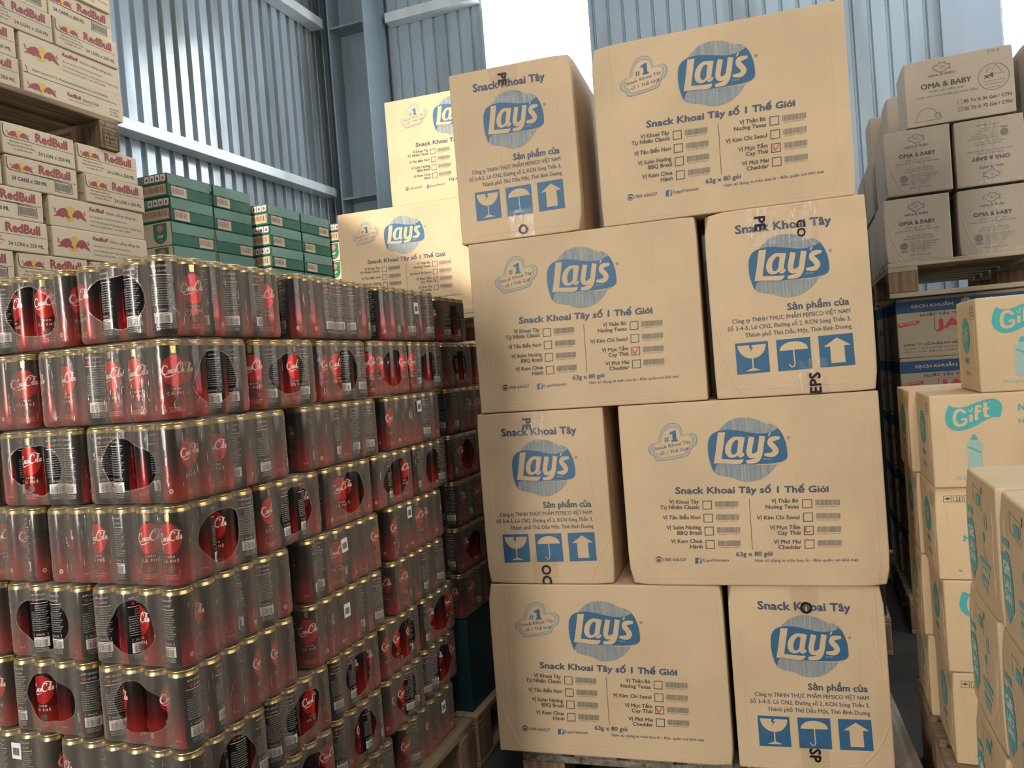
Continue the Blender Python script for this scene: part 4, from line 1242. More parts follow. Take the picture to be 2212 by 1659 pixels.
FILM_H = 0.1365
def film_mesh(nx, ny, holes, seed=0):
    """shrink film round nx by ny cans; oval hand holes in the faces listed ('x' ends or 'y' ends)"""
    W, D = nx * CP + 0.0004, ny * CP + 0.0004
    r_ = CP / 2
    per = []   # (x, y, outward normal, face, coordinate from face centre)
    def side(n, x0, y0, dx, dy, nx_, ny_, tagname):
        L = n * CP - 2 * r_; k = max(1, int(round(L / 0.0043)))
        for i in range(k):
            t = L * i / k
            u = (t + r_) / CP
            dip = 0.0034 * (0.5 + 0.5 * math.cos(2 * PI * u)) ** 1.5
            per.append((x0 + dx * t - nx_ * dip, y0 + dy * t - ny_ * dip, nx_, ny_, tagname, t - L / 2))
    def arc(cx, cy, a0):
        for i in range(8):
            a = a0 + PI / 2 * i / 8
            per.append((cx + r_ * math.cos(a), cy + r_ * math.sin(a), math.cos(a), math.sin(a), None, 0))
    hx, hy = W / 2, D / 2
    side(nx, -hx + r_, -hy, 1, 0, 0, -1, 'y'); arc(hx - r_, -hy + r_, -PI / 2)
    side(ny, hx, -hy + r_, 0, 1, 1, 0, 'x'); arc(hx - r_, hy - r_, 0)
    side(nx, hx - r_, hy, -1, 0, 0, 1, 'y'); arc(-hx + r_, hy - r_, PI / 2)
    side(ny, -hx, hy - r_, 0, -1, -1, 0, 'x'); arc(-hx + r_, -hy + r_, PI)
    zs = [(0.0, 0.0085), (0.0015, 0.0035), (0.005, 0.0008)] + [(0.010 + 0.0044 * i, 0.0) for i in range(27)] + [(0.1285, 0.0008), (0.1325, 0.0026), (0.1352, 0.0065), (FILM_H, 0.0150)]
    mb = MB(); n = len(per)
    rr = random.Random(nx * 7 + ny + seed * 31)
    q1, q2, q3 = (rr.uniform(0, 6.28) for _ in range(3)); ox = rr.uniform(-0.008, 0.008)
    def wob(a): return 1 + 0.07 * math.sin(2 * a + q1) + 0.06 * math.sin(3 * a + q2) + 0.03 * math.sin(5 * a + q3)
    ha, hb, hz = 0.058 * rr.uniform(0.88, 1.08), 0.045 * rr.uniform(0.92, 1.06), 0.066
    V = []; E_ = []
    for z, ins in zs:
        for (x, y, a, b, tg, c) in per:
            j = rr.uniform(-0.0003, 0.0003)
            V.append([x - a * (ins + j), y - b * (ins + j), z])
            E_.append(((((c - ox) / ha) ** 2 + ((z - hz) / hb) ** 2) / wob(math.atan2((z - hz) / hb, (c - ox) / ha)) ** 2) if tg == holes else 9)
    def ell(i):
        k = i % n; x, y, a, b, tg, c = per[k]
        e = math.sqrt(E_[i]); z = V[i][2]
        nc, nz = ox + (c - ox) / e, hz + (z - hz) / e
        V[i] = [V[i][0] + (nc - c) * (-b), V[i][1] + (nc - c) * a, nz]
    F = []; rem = set()
    for k in range(len(zs) - 1):
        for i in range(n):
            j = (i + 1) % n
            q = (k * n + i, k * n + j, (k + 1) * n + j, (k + 1) * n + i)
            if sum(E_[t] for t in q) / 4 < 1.0:
                rem.update(q); continue
            F.append(q)
    used = set(t for q in F for t in q)
    for t in rem & used: ell(t)
    mb.add(V, F, 'film', True)
    top = [len(zs) * n - n + i for i in range(n)]
    c = len(mb.v)
    mb.add([V[t] for t in top] + [(0, 0, FILM_H - 0.003)], [(i, (i + 1) % n, n) for i in range(n)], 'film', True)
    mb.add([V[i] for i in range(n)], [tuple(reversed(range(n)))], 'film', False)
    # bright rolled rim round each hole
    for sg in (-1, 1):
        ring = []
        for i in range(40):
            t = 2 * PI * i / 40
            k1, k2 = 0.99, 1.035
            for k in (k1, k2):
                cc, zz = ox + ha * k * wob(t) * math.cos(t), hz + hb * k * wob(t) * math.sin(t)
                u = (cc + (ny if holes == 'x' else nx) * CP / 2) / CP
                off = 0.0009 - 0.0034 * (0.5 + 0.5 * math.cos(2 * PI * u)) ** 1.5
                if holes == 'x': ring.append((sg * (hx + off), cc, zz))
                else: ring.append((cc, sg * (hy + off), zz))
        fs = [(2 * i, 2 * i + 1, (2 * i + 3) % 80, (2 * i + 2) % 80) for i in range(40)]
        mb.add(ring, fs, 'film_edge', True)
    # whitish ribbons standing in for highlights on wrinkled film
    for _ in range(64):
        i0 = rr.randrange(n); z = rr.uniform(0.02, 0.122); ln = rr.uniform(0.008, 0.032); sl = rr.uniform(-0.45, 0.45); wd = rr.uniform(0.0003, 0.0008)
        P = []
        for k in range(7):
            zz = z + ln * (k / 6 - 0.5)
            if not 0.012 < zz < 0.124: continue
            j = int(round(i0 + sl * ln * (k / 6 - 0.5) / 0.0043 + rr.uniform(-0.2, 0.2))) % n
            x, y, a, b, tg, c = per[j]
            if tg == holes and ((c - ox) / ha) ** 2 + ((zz - hz) / hb) ** 2 < 1.35: P = []; break
            w2 = wd * (1 - abs(k / 3 - 1)) + 0.0001
            for sg in (-1, 1): P.append((x + a * 0.0007 - b * sg * w2, y + b * 0.0007 + a * sg * w2, zz))
        m = len(P) // 2
        if m > 2: mb.add(P, [(2 * k, 2 * k + 1, 2 * k + 3, 2 * k + 2) for k in range(m - 1)], 'film_highlight', True)
    return mb.mesh('shrink_film')

FILM_Y = [film_mesh(4, 6, 'y', i) for i in range(4)]      # long along y: hand holes face the front
FILM_X = [film_mesh(6, 4, 'x', i) for i in range(5)]      # long along x: hand holes face the aisle
mb = MB()
mb.box((0, 0, 0), (0.0008, 0.024, 0.030), 'white')
mb.v = [tuple(p) for p in mb.v]
a_ = Art(); a_.barcode(-0.0085, -0.008, 0.0085, 0.006, 'ink', 1, 8, 11)
for mat, layer, pv, tr in a_.items: mb.add([(0.0007, x, y) for x, y in pv], tr, mat)
STICK_ME = mb.mesh('price_sticker')

def make_pack(kind, loc, rz, label, full=False, sticker=None):
    nx, ny = (4, 6) if kind == 'y' else (6, 4)
    t = tag(empty('can_pack', loc, rz), label, 'drink cans', 'shrink-wrapped packs of cola cans')
    for i in range(nx):
        for j in range(ny):
            if not (full or j == 0 or i == nx - 1): continue
            c = mesh_obj('can', CAN_ME, None, ((i - (nx - 1) / 2) * CP, (j - (ny - 1) / 2) * CP, 0.0012), RNG.uniform(0, 2 * PI))
            adopt(c, t)
            adopt(mesh_obj('lid', LID_ME), c)
    adopt(mesh_obj('shrink_film', RNG.choice(FILM_Y if kind == 'y' else FILM_X)), t)
    if sticker:
        face, s, z = sticker
        if face == 'x': st = mesh_obj('price_sticker', STICK_ME, None, (nx * CP / 2 + 0.0012, s, z), 0); st.rotation_euler = (RNG.uniform(-0.1, 0.1), 0, 0)
        else: st = mesh_obj('price_sticker', STICK_ME, None, (s, -ny * CP / 2 - 0.0012, z), -PI / 2)
        st['label'] = 'white sticker with a small barcode'
        adopt(st, t)
    return t

CX, CY, CTOP, CROW = -0.985, 0.985, 1.404, 0.1387
ORD = ['', 'top', 'second', 'third', 'fourth', 'fifth', 'sixth', 'seventh', 'eighth', 'bottom']
KIND = ['', 'y', 'x', 'y', 'x', 'y', 'y', 'x', 'x', 'y']
STK = {(1, 2): ('x', 0.03, 0.085), (3, 2): ('x', 0.02, 0.10), (5, 2): ('x', -0.055, 0.105), (5, 1): ('x', -0.015, 0.092), (6, 1): ('x', -0.02, 0.085),
       (9, 2): ('x', 0.07, 0.09), (7, -1): ('y', 0.06, 0.10)}
WHERE = {0: 'at the near corner of the stack', 1: 'next behind the corner pack on the aisle face', 2: 'third from the corner on the aisle face',
         3: 'fourth from the corner on the aisle face', 4: 'fifth from the corner on the aisle face', -1: 'left of the corner on the front face', -2: 'third along the front face, by the left edge', -3: 'fourth along the front face, past the left edge',
         -4: 'fifth along the front face, past the left edge'}
LEAN = [0, 0.020, 0.013, 0.010, 0.002, -0.006, -0.010, -0.013, -0.015, -0.016]
for k in range(1, 10):
    z = CTOP - CROW * k
    kd = KIND[k]
    pos = []
    if kd == 'y':
        for i in range(3): pos.append((i, CX - 2 * CP, CY + 3 * CP + i * 0.346))
        for i in (1, 2, 3, 4): pos.append((-i, CX - 2 * CP - i * 0.2105, CY + 3 * CP))
    else:
        for i in range(5): pos.append((i, CX - 3 * CP, CY + 2 * CP + i * 0.2088))
        for i in (1, 2): pos.append((-i, CX - 3 * CP - i * 0.3135, CY + 2 * CP))
    for i, x, y in pos:
        jx = (RNG.uniform(0.0, 0.004) if i >= 0 else 0) + LEAN[k]
        jy = RNG.uniform(-0.003, -0.001) if i <= 0 else RNG.uniform(-0.0003, 0.0003)
        sk = STK.get((k, i))
        make_pack(kd, (x + jx, y + jy, z), 0,
                  '%s-layer pack of cola cans, %s' % (ORD[k], WHERE[i]), False, sk)
pallet((-1.50, 1.50, 0), 1.06, 1.06, CTOP - 9 * CROW - 0.001, 'y', 'wooden pallet under the front stack of red cola cans')

# second stack of the same cans further down the aisle, mostly in the dark
C2Y = 2.065
for k in range(1, 8):
    z = CTOP - CROW * k
    if k == 1: pos = [(0, CX - 3 * CP - 0.012, C2Y + 2 * CP)]; kd = 'x'
    elif k % 2 == 0: pos = [(i, CX - 3 * CP, C2Y + 2 * CP + i * 0.2098) for i in range(3)]; kd = 'x'
    else: pos = [(i, CX - 2 * CP, C2Y + 3 * CP + i * 0.325) for i in range(2)]; kd = 'y'
    for i, x, y in pos:
        make_pack(kd, (x, y, z), 0, '%s-layer cola can pack, %s in the shaded rear stack' % (ORD[k], ['nearest', 'middle', 'far'][i] if kd == 'x' else ['near', 'rear'][i]))
zb = CTOP - CROW * 7
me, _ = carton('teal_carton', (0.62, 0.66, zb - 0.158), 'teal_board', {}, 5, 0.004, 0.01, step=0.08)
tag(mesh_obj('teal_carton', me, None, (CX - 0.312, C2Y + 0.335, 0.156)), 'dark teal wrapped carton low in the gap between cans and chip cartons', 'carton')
pallet((CX - 0.33, C2Y + 0.36, 0), 0.70, 0.76, 0.155, 'y', 'pallet in the shadows under the rear stack of cans')

# ================================================================== CHIP CARTONS
A4 = math.radians(3.997)
EX = Vector((math.cos(A4), math.sin(A4), 0)); EN = Vector((-math.sin(A4), math.cos(A4), 0))
CH = {}
def chip_art(tick):
    lo = chip_long('kraft', tick); lo.W = CH_L
    en = chip_end('kraft'); en.W = CH_D
    return {'front': lo, 'back': lo, 'left': en, 'right': en}
CHA = [chip_art(i) for i in range(3)]
def chip_carton(kind, left, width, z, h, dd, label, seed, tick=0, tapes=(), base=2.0, ex=EX, en=EN, ang=A4, crush=0.014, group='potato chip cartons', org=Vector((0, 0, 0))):
    if kind == 'long': dims = (width, CH_D, h); depth = CH_D; rz = ang
    else: dims = (CH_L, width, h); depth = CH_L; rz = ang - PI / 2
    arts = {k: v for k, v in CHA[tick].items() if k in (('front', 'back') if kind == 'long' else ('left', 'right'))}
    me, warp = carton('chip_carton', dims, 'kraft', arts, seed, 0.005, crush, ridges=5)
    c = org + ex * (left + width / 2) + en * (base + dd + depth / 2)
    o = tag(mesh_obj('chip_carton', me, None, (c.x, c.y, z), rz), label, 'carton', group)
    fn = 'front' if kind == 'long' else 'right'
    u, n = (Vector(a) for a in FACES[fn])
    half = dims[1] / 2 if fn == 'front' else dims[0] / 2
    w_ = dims[0] if fn == 'front' else dims[1]
    org_ = n * half - u * w_ / 2
    for (u0, u1, v0, v1, letters) in tapes:
        a = Art()
        ru, rv = max(2, int((u1 - u0) / 0.012)), max(2, int((v1 - v0) / 0.012))
        mb = MB(); rr = random.Random(seed * 3 + int(v0 * 1000))
        vs = []
        for i in range(ru + 1):
            for j in range(rv + 1):
                p = warp(org_ + u * (u0 + (u1 - u0) * i / ru) + Vector((0, 0, v0 + (v1 - v0) * j / rv)), None)
                vs.append(p + n * (0.0022 + rr.uniform(-0.0005, 0.0006)))
        fs = [(i * (rv + 1) + j, (i + 1) * (rv + 1) + j, (i + 1) * (rv + 1) + j + 1, i * (rv + 1) + j + 1) for i in range(ru) for j in range(rv)]
        mb.add(vs, fs, 'tape', True)
        for (s, lu, lv, hh, rot) in letters:
            a.text(s, lu, lv, hh, 'tape_ink', 1, 'l', None, rot, 0.022)
        for mat, layer, pv, tr in a.items:
            P = [warp(org_ + u * x + Vector((0, 0, y)), None) + n * 0.0030 for x, y in pv]
            mb.add(P, tr, mat)
        tp = mesh_obj('packing_tape', mb.mesh('packing_tape'))
        tp['label'] = 'clear packing tape printed with dark letters'
        adopt(tp, o)
    return o

Dn = -PI / 2; Upw = PI / 2
chip_carton('end', -0.714, 0.338, 1.5165, 0.4620, 0.000, 'small-faced chip carton on the left of the top row, below the window', 21, 0,
            [(0.115, 0.195, 0.380, 0.4605, [('PE', 0.140, 0.440, 0.024, Dn)]), (0.140, 0.210, 0.002, 0.075, [('O', 0.165, 0.034, 0.026, Dn)])], crush=0.02)
chip_carton('long', -0.323, 0.608, 1.5165, 0.4620, 0.004, 'wide chip carton on the right of the top row of the main stack', 22, 2)
chip_carton('long', -0.697, 0.607, 1.0515, 0.4635, 0.000, 'wide chip carton on the left of the second row from the top', 23, 1)
chip_carton('end', -0.070, 0.372, 1.0515, 0.4635, -0.004, 'chip carton with two tape prints, right of the second row from the top', 24, 0,
            [(0.100, 0.170, 0.370, 0.462, [('PE', 0.120, 0.440, 0.026, Dn)]), (0.195, 0.262, 0.370, 0.462, [('CO', 0.216, 0.420, 0.020, Dn)]),
             (0.195, 0.265, 0.002, 0.085, [('EPS', 0.245, 0.002, 0.026, Upw)])], crush=0.02)
chip_carton('end', -0.713, 0.352, 0.5815, 0.4680, 0.002, 'chip carton showing its narrow end, left of the third row', 25, 0,
            [(0.118, 0.190, 0.385, 0.466, [('PE', 0.132, 0.450, 0.024, Dn)]), (0.130, 0.200, 0.002, 0.080, [('OC', 0.155, 0.052, 0.026, Dn)])])
chip_carton('long', -0.320, 0.621, 0.5815, 0.4680, -0.004, 'wide chip carton on the right of the third row, jutting out', 26, 0)
chip_carton('long', -0.718, 0.626, 0.1155, 0.4645, 0.000, 'wide chip carton on the left of the bottom row, resting on the pallet', 27, 1)
chip_carton('end', -0.079, 0.362, 0.1155, 0.4645, 0.003, 'chip carton showing its narrow end, right of the bottom row', 28, 0,
            [(0.150, 0.215, 0.390, 0.4625, [('O', 0.172, 0.425, 0.028, Dn)]), (0.150, 0.215, 0.002, 0.075, [('SP', 0.170, 0.060, 0.026, Dn)])])
pc = EX * -0.155 + EN * 2.53
p = pallet((pc.x, pc.y, 0), 1.02, 1.00, 0.114, 'y', 'worn wooden pallet under the main stack of chip cartons', 'wood_dirty', 7)
p.rotation_euler = (0, 0, A4)

# stack added to darken the gap; its near-black colour stands in for shade
pallet((-0.28, 3.56, 0), 1.04, 0.86, 0.140, 'x', 'floor pallet under the added stack behind the main chip stack')
bulk((-0.28, 3.56, 0.141), (1.02, 0.82, 0.70), 'added shade-coloured carton deep in the gap behind the main chip stack, lower one', 'gap_shade')
bulk((-0.28, 3.56, 0.842), (1.02, 0.80, 0.70), 'added shade-coloured carton deep in the gap behind the main chip stack, upper one', 'gap_shade')

bulk((-0.13, 4.99, 0.001), (1.06, 0.80, 1.95), 'added shade-coloured tall load far back behind the bleach cartons', 'gap_shade')  # added to cover the pale wall in the gap with a shade colour

# two sunlit cartons further back, on their own stack
ob = Vector((-1.857, 2.91, 0))
chip_carton('long', 0.0, 0.615, 1.432, 0.465, 0.0, 'sunlit chip carton behind the cans, lower of the two at the back', 31, 1, base=0.0, org=ob, group='chip cartons at the back')
chip_carton('long', 0.262, 0.615, 1.898, 0.445, 0.01, 'sunlit chip carton at the back, half hidden behind the front stack', 32, 0, base=0.0, org=ob, group='chip cartons at the back')
p = pallet((-1.60, 3.30, 1.302), 0.98, 0.80, 0.129, 'y', 'raised pallet under the two sunlit chip cartons', 'wood_pale', 7)
p.rotation_euler = (0, 0, A4)
bulk((-1.66, 3.32, 0.141), (0.84, 0.66, 1.160), 'plain tall brown carton carrying the raised pallet at the back')
pallet((-1.66, 3.32, 0), 0.90, 0.76, 0.140, 'x', 'floor pallet under the tall plain carton at the back')

# ================================================================== ENERGY DRINK CARTONS
def rb_proto(front, side, seed, name='drink_carton'):
    """long panels on +-x, short panels on +-y"""
    me, _ = carton(name, (RB_W, RB_L, RB_H), 'kraft_pale', {'right': front, 'front': side}, seed, 0.002, 0.006, 0.003, 0.06, lim=0.06)
    return me
RBL, RBI = rb_long(), rb_import()
RBE = [rb_end(0), rb_end(1)]
def rb_swapped(side, front, seed):
    me, _ = carton('drink_carton', (RB_L, RB_W, RB_H), 'kraft_pale', {'right': side, 'front': front}, seed, 0.002, 0.006, 0.003, 0.06, lim=0.06)
    return me
RB_ME = {'long': rb_proto(RBL, RBE[0], 41), 'imp': rb_proto(RBI, RBE[1], 42), 'lon': rb_swapped(RBE[0], RBL, 43), 'cans': rb_swapped(RBE[1], RBL, 44)}
RBX = -2.35
def rb(kind, y0, z, label, dx=0.0):
    ln = RB_L if kind in ('long', 'imp') else RB_W
    dp = RB_W if kind in ('long', 'imp') else RB_L
    o = mesh_obj('drink_carton', RB_ME[kind], None, (RBX + dx - dp / 2, y0 + ln / 2, z), RNG.uniform(-0.006, 0.006))
    return tag(o, label, 'carton', 'cream energy drink cartons')
zr = [2.092, 1.9865, 1.8815, 1.7760, 1.6710]
zb_ = [z - RB_H - 0.0008 for z in zr]
P_ = 'energy drink carton, '
rb('cans', 1.502, zb_[0], P_ + 'lower stack, top row, cut by the left edge')
rb('lon', 1.774, zb_[0], P_ + 'lower stack, top row, left of the dark gap under the pallet', 0.002)
rb('lon', 2.052, zb_[0], P_ + 'lower stack, top row, at the right end under the pallet block', -0.003)
rb('lon', 1.500, zb_[1], P_ + 'lower stack, second row, cut by the left edge')
rb('cans', 1.776, zb_[1], P_ + 'lower stack, second row, end panel with framed barcode')
rb('lon', 2.067, zb_[1], P_ + 'lower stack, second row, at the right end', 0.004)
rb('lon', 1.362, zb_[2], P_ + 'lower stack, third row, out at the left edge')
rb('cans', 1.634, zb_[2], P_ + 'lower stack, third row, barcode end left of the bull panel')
rb('long', 1.920, zb_[2], P_ + 'lower stack, third row, wide panel with facing bulls', -0.002)
rb('cans', 1.366, zb_[3], P_ + 'lower stack, fourth row, out at the left edge')
rb('lon', 1.640, zb_[3], P_ + 'lower stack, fourth row, end panel left of the bull panel', 0.003)
rb('long', 1.922, zb_[3], P_ + 'lower stack, fourth row, wide panel with facing bulls', 0.003)
rb('cans', 1.514, zb_[4], P_ + 'lower stack, fifth row, cut by the left edge')
rb('lon', 1.790, zb_[4], P_ + 'lower stack, fifth row, just above the can tops')
rb('lon', 2.066, zb_[4], P_ + 'lower stack, fifth row, mostly hidden by the can tops')
bulk((RBX - 0.30, 1.80, 0.141), (0.56, 1.02, zb_[4] - 0.1415), 'plain tall pale carton under the lower energy drink cartons', 'kraft_pale')
pallet((RBX - 0.31, 1.80, 0), 0.64, 1.10, 0.140, 'x', 'floor pallet under the energy drink cartons')
p = pallet((RBX - 0.425 + 0.012, 1.685, zr[0] + 0.0005), 0.85, 1.09, 0.120, 'y', 'dark wooden pallet between the two stacks of energy drink cartons', 'wood', 6, False, block=(0.085, 0.145))
blk = [c for c in children_of(p) if c.name.startswith('block')]
blk = max(blk, key=lambda c: c.location.x + c.location.y)
mb = MB(); a_ = Art()
a_.frame([(-0.034, -0.030), (0.036, -0.030), (0.036, 0.028), (-0.034, 0.028)], 0.003, 'slot', 1)
for q in range(3): a_.barcode(-0.028, -0.022 + 0.016 * q, 0.030 - 0.01 * (q % 2), -0.012 + 0.016 * q, 'slot', 1, q + 2, 7)
a_.stroke([(-0.004, -0.030), (-0.004, 0.028)], 0.002, 'slot', 1, 0)
for mat, layer, pv, tr in a_.items: mb.add([(0.0732, x, y) for x, y in pv], tr, mat)
st = mesh_obj('ink_stamp', mb.mesh('ink_stamp')); st['label'] = 'dark ink stamp'; adopt(st, blk)
zu = [zr[0] + 0.1212 + 0.1001 * i for i in range(6)]
Q_ = 'energy drink carton above the pallet, '
RBU = {}
for kind, me in list(RB_ME.items()):
    m2 = me.copy()
    for v in m2.vertices: v.co.z *= 0.0995 / RB_H
    RBU[kind] = m2
RB_ME.update({'u' + k: v for k, v in RBU.items()})
def rbu(kind, y0, row, label, dx=0.0):
    o = rb(kind, y0, zu[row], label, dx); o.data = RBU[kind]; return o
rbu('lon', 1.592, 0, Q_ + 'bottom row, end panel at the left edge')
rbu('imp', 1.862, 0, Q_ + 'bottom row, wide panel with the licence line', 0.004)
rbu('lon', 1.586, 1, Q_ + 'second row, end panel at the left edge')
rbu('long', 1.864, 1, Q_ + 'second row, wide panel with facing bulls and blurred text', -0.002)
rbu('lon', 1.728, 2, Q_ + 'third row, left one of two end panels', 0.002)
rbu('lon', 1.997, 2, Q_ + 'third row, right end against the ribbed wall', 0.005)
rbu('cans', 1.718, 3, Q_ + 'fourth row, left one of two end panels')
rbu('cans', 1.988, 3, Q_ + 'fourth row, barcode end against the ribbed wall', -0.003)
rbu('lon', 1.566, 4, Q_ + 'topmost visible row, at the left')
rbu('long', 1.840, 4, Q_ + 'topmost visible row, at the right', 0.006)

# ================================================================== GREEN CARTONS
GRL = [green_long(3, False), green_long(4, True)]; GRF = [green_front(0), green_front(1)]
GR_ME = {}
for i in (0, 1):
    for j in (0, 1):
        GR_ME[(i, j)], _ = carton('milk_drink_carton', (GR_W, GR_L, GR_H), 'green_board', {'right': GRL[i], 'front': GRF[j]}, 51 + i * 2 + j, 0.002, 0.005, 0.003, 0.06, lim=0.06)
def green(x, y0, z, i, j, label, g):
    o = mesh_obj('milk_drink_carton', GR_ME[(i, j)], None, (x - GR_W / 2, y0 + GR_L / 2, z), RNG.uniform(-0.012, 0.012))
    return tag(o, label, 'carton', g)
ORDG = ['top', 'second', 'third', 'fourth', 'fifth']
def green_stack(x, y0, ztop, rows, nm, fronts, sides, two=True):
    for k in range(rows):
        z = ztop - (GR_H + 0.0015) * (k + 1)
        green(x + RNG.uniform(-0.004, 0.004), y0, z, sides[k][0], fronts[k], 'green carton in the %s, %s row, near half' % (nm, ORDG[k]), 'green cartons in the ' + nm)
        if two:
            green(x + RNG.uniform(-0.004, 0.004), y0 + GR_L + 0.009, z, sides[k][1], fronts[k], 'green carton in the %s, %s row, far half' % (nm, ORDG[k]), 'green cartons in the ' + nm)
    zb = ztop - (GR_H + 0.0015) * rows
    ln = GR_L * (2 if two else 1) + 0.01
    bulk((x - GR_W / 2, y0 + ln / 2, 0.141), (GR_W - 0.006, ln - 0.01, zb - 0.1415), 'plain brown carton carrying the green %s' % nm)
    pallet((x - GR_W / 2, y0 + ln / 2, 0), GR_W + 0.06, ln - 0.005, 0.140, 'y', 'floor pallet under the green %s' % nm, nb=3, block=(0.09, 0.07))
green_stack(-2.50, 2.622, 2.132, 5, 'stack beside the energy drinks', [0, 0, 1, 1, 1], [(0, 0), (0, 0), (1, 1), (0, 1), (0, 0)])
green_stack(-2.425, 3.185, 2.082, 5, 'middle stack', [0, 0, 0, 1, 1], [(0, 1), (0, 0), (0, 0), (1, 0), (0, 0)])
green_stack(-2.365, 3.735, 2.062, 4, 'farthest stack', [0, 1, 1, 0], [(0, 0)] * 4, False)

# ================================================================== BABY PRODUCT CARTONS, BLEACH CARTONS
OE, OEF, OLg = oma_end(), oma_end(True), oma_long()
OM = {}
OM['end'], WARP_E = carton('baby_wipes_carton', (OM_W, OM_L, OM_H), 'kraft_grey', {'front': OE}, 61, 0.003, 0.012, ridges=2)
OM['flip'], _ = carton('baby_wipes_carton', (OM_W, OM_L, OM_H), 'kraft_grey', {'front': OEF}, 62, 0.003, 0.012, ridges=2)
OM['long'], _ = carton('baby_wipes_carton', (OM_L, OM_W, OM_H), 'kraft_grey', {'front': OLg}, 63, 0.003, 0.010)
def tape_mesh(w_, h_, d_, seed):
    """clear tape strip down the middle of the end, folded over a crinkled lower edge"""
    rr = random.Random(seed); mb = MB(); vs = []; fs = []
    nu, nv = 7, 30
    for j in range(nv + 1):
        for i in range(nu + 1):
            k = 1.0 - 0.6 * j / nv
            vs.append((-0.024 + 0.048 * i / nu + rr.uniform(-1, 1) * 0.0008, -d_ / 2 - 0.0045 - rr.uniform(0, 0.0016) * k, 0.002 + (h_ - 0.004) * j / nv))
    for j in range(nv):
        for i in range(nu):
            a = j * (nu + 1) + i; fs.append((a, a + 1, a + nu + 2, a + nu + 1))
    mb.add(vs, fs, 'tape', True)
    vs = []; fs = []; n = 40
    for j in range(4):
        for i in range(n + 1):
            vs.append((-w_ / 2 + 0.003 + (w_ - 0.006) * i / n, -d_ / 2 - 0.005 - rr.uniform(0, 0.003), 0.001 + 0.006 * j + rr.uniform(-0.001, 0.001)))
    for j in range(3):
        for i in range(n):
            a = j * (n + 1) + i; fs.append((a, a + 1, a + n + 2, a + n + 1))
    mb.add(vs, fs, 'tape', True)
    return mb.mesh('packing_tape')
TAPES = [tape_mesh(OM_W, OM_H, OM_L, 70 + i) for i in range(4)]
def oma(kind, x0, y0, z, label, tape=None, rz=0.0):
    ln, dp = (OM_L, OM_W) if kind == 'long' else (OM_W, OM_L)
    o = mesh_obj('baby_wipes_carton', OM[kind], None, (x0 + ln / 2, y0 + dp / 2, z), rz)
    tag(o, label, 'carton', 'baby product cartons')
    if tape is not None:
        tp = mesh_obj('packing_tape', TAPES[tape]); tp['label'] = 'crinkled clear tape'; adopt(tp, o)
    return o
OY = 3.40; Z1, Z2, Z3 = 1.4665, 1.7265, 1.9835
oma('end', 0.334, OY, Z1, 'baby product carton, bottom row, left one with crinkled tape', 0)
oma('end', 0.592, OY + 0.01, Z1, 'baby product carton, bottom row, second from the left', 1)
oma('end', 0.842, OY + 0.01, Z1, 'baby product carton, bottom row, at the right edge of the picture', 2)
oma('end', 0.349, OY - 0.005, Z2, 'baby product carton, middle row, left one, upright print', 3)
oma('flip', 0.596, OY + 0.005, Z2, 'baby product carton, middle row, printed upside down', 2)
oma('end', 0.845, OY + 0.005, Z2, 'baby product carton, middle row, at the right edge of the picture', 0)
oma('long', 0.438, OY, Z3, 'wide baby product carton alone on top, with check boxes')
oma('long', 0.845, OY + 0.02, Z3, 'baby product carton on top at the right edge, in window light')
oma('end', 0.338, OY + 0.39, Z1, 'baby product carton, bottom row, second deep on the left side')
oma('end', 0.335, OY + 0.39, Z2, 'baby product carton, middle row, second deep on the left side')
oma('long', 0.418, OY + 0.43, Z3, 'baby product carton, top row, right behind the wide one')
oma('long', 0.370, OY + 0.71, Z3 - 0.0005, 'baby product carton, top row, third deep toward the back wall')
oma('end', 0.330, OY + 0.77, Z2, 'baby product carton, middle row, third deep on the left side')
oma('end', 0.336, OY + 0.77, Z1, 'baby product carton, bottom row, third deep on the left side')
pallet((0.862, OY + 0.545, 1.328), 1.06, 1.16, 0.137, 'x', 'pale wooden pallet between baby product and bleach cartons', 'wood_pale', 7, True, block=(0.105, 0.10))
JF = javel_front(); JS = javel_side(); JS.W = JV_W
JV, _ = carton('bleach_carton', (JV_L, JV_W, JV_H), 'javel_board', {'front': JF, 'left': JS}, 71, 0.002, 0.006)
for k in range(5):
    z = 0.1412 + (JV_H + 0.0006) * k
    for i, (dx, dy, nm) in enumerate(((0, 0, 'front left'), (0.478, 0.0, 'front right'), (-0.012, 0.358, 'rear left'), (0.470, 0.358, 'rear right'))):
        o = mesh_obj('bleach_carton', JV, None, (0.356 + dx + JV_L / 2, OY + 0.01 + dy + JV_W / 2, z), RNG.uniform(-0.004, 0.004))
        tag(o, 'blue-banded bleach carton, %s column, %s layer from the top' % (nm, ['fifth', 'fourth', 'third', 'second', 'first'][k]), 'carton', 'bleach cartons')
pallet((0.84, OY + 0.37, 0), 1.02, 0.80, 0.140, 'x', 'floor pallet under the bleach cartons')

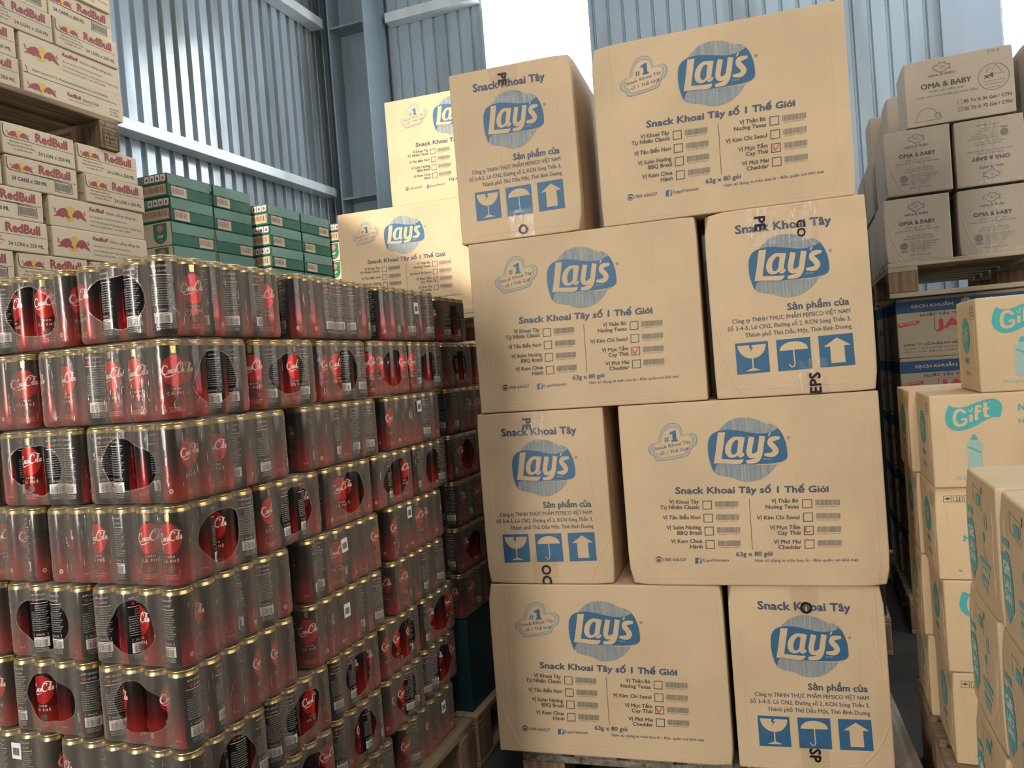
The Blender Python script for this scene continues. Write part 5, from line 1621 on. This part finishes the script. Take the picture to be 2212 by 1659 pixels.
# ================================================================== TEAL-PRINTED CLEANER CARTONS
GB = 'kraft_gift'
GA = {'logo': gift_front(GB), 'plain': gift_plain(GB), 'side': gift_left(GB), 'badge': badge_left(GB)}
def gmesh(front, left, seed, top=None):
    d = {'front': GA[front]}
    if left: d['left'] = GA[left]
    me, _ = carton('cleaner_carton', (GF_L, GF_D, GF_H), GB, d, seed, 0.003, 0.010, ridges=2)
    return me
GM = {'logo': gmesh('logo', 'side', 81), 'plain': gmesh('plain', 'side', 82), 'badge': gmesh('logo', 'badge', 83), 'badge2': gmesh('plain', 'badge', 84)}
def gift(kind, x0, y0, z, label, rz=0.0):
    o = mesh_obj('cleaner_carton', GM[kind], None, (x0 + GF_L / 2, y0 + GF_D / 2, z), rz)
    return tag(o, label, 'carton', 'cleaner cartons with teal print')
GY = 1.905; gz = [0.2205 + 0.2043 * i for i in range(5)]
gift('logo', 0.352, GY, gz[4], 'cleaner carton on top of its stack, at the right edge', 0.0)
G_ = 'cleaner carton behind the near stack, '
gift('logo', 0.252, GY, gz[3], G_ + 'second row, teal logo facing out')
gift('plain', 0.250, GY + 0.006, gz[2], G_ + 'third row, handling symbols facing out')
gift('logo', 0.256, GY + 0.002, gz[1], G_ + 'fourth row, edge of a teal logo showing')
gift('plain', 0.259, GY, gz[0], G_ + 'bottom row, handling symbols at the top corner')
for i, (x, nm) in enumerate(((0.243, 'bottom'), (0.240, 'fourth'), (0.242, 'third'), (0.236, 'second'))):
    gift('plain', x, GY + GF_D + 0.012, gz[i], 'shaded cleaner carton second deep beside the dark gap, %s row' % nm)
pallet((0.43, GY + 0.225, 0), 0.38, 0.49, 0.219, 'x', 'pallet under the cleaner cartons beside the dark gap', nb=4, block=(0.09, 0.08))
NZ = [0.9455 - 0.2065 * (k + 1) for k in range(4)]
for k in range(4):
    yf = (1.500, 1.540, 1.538, 1.535)[k]
    nm = ['top', 'second', 'third', 'bottom'][k]
    for i in range(3):
        y0 = yf - (i + 1) * (GF_D + 0.006)
        gift('badge' if (k + i) % 2 == 0 else 'badge2', 0.243 + RNG.uniform(-0.002, 0.003), y0, NZ[k],
             'wrapped cleaner carton in the near right stack, %s row, %s' % (nm, ['farthest one', 'middle one', 'nearest one'][i]))
pallet((0.42, 1.185, 0), 0.36, 0.74, NZ[3] - 0.0005, 'y', 'pallet under the near right stack of cleaner cartons', nb=4, block=(0.09, 0.08))
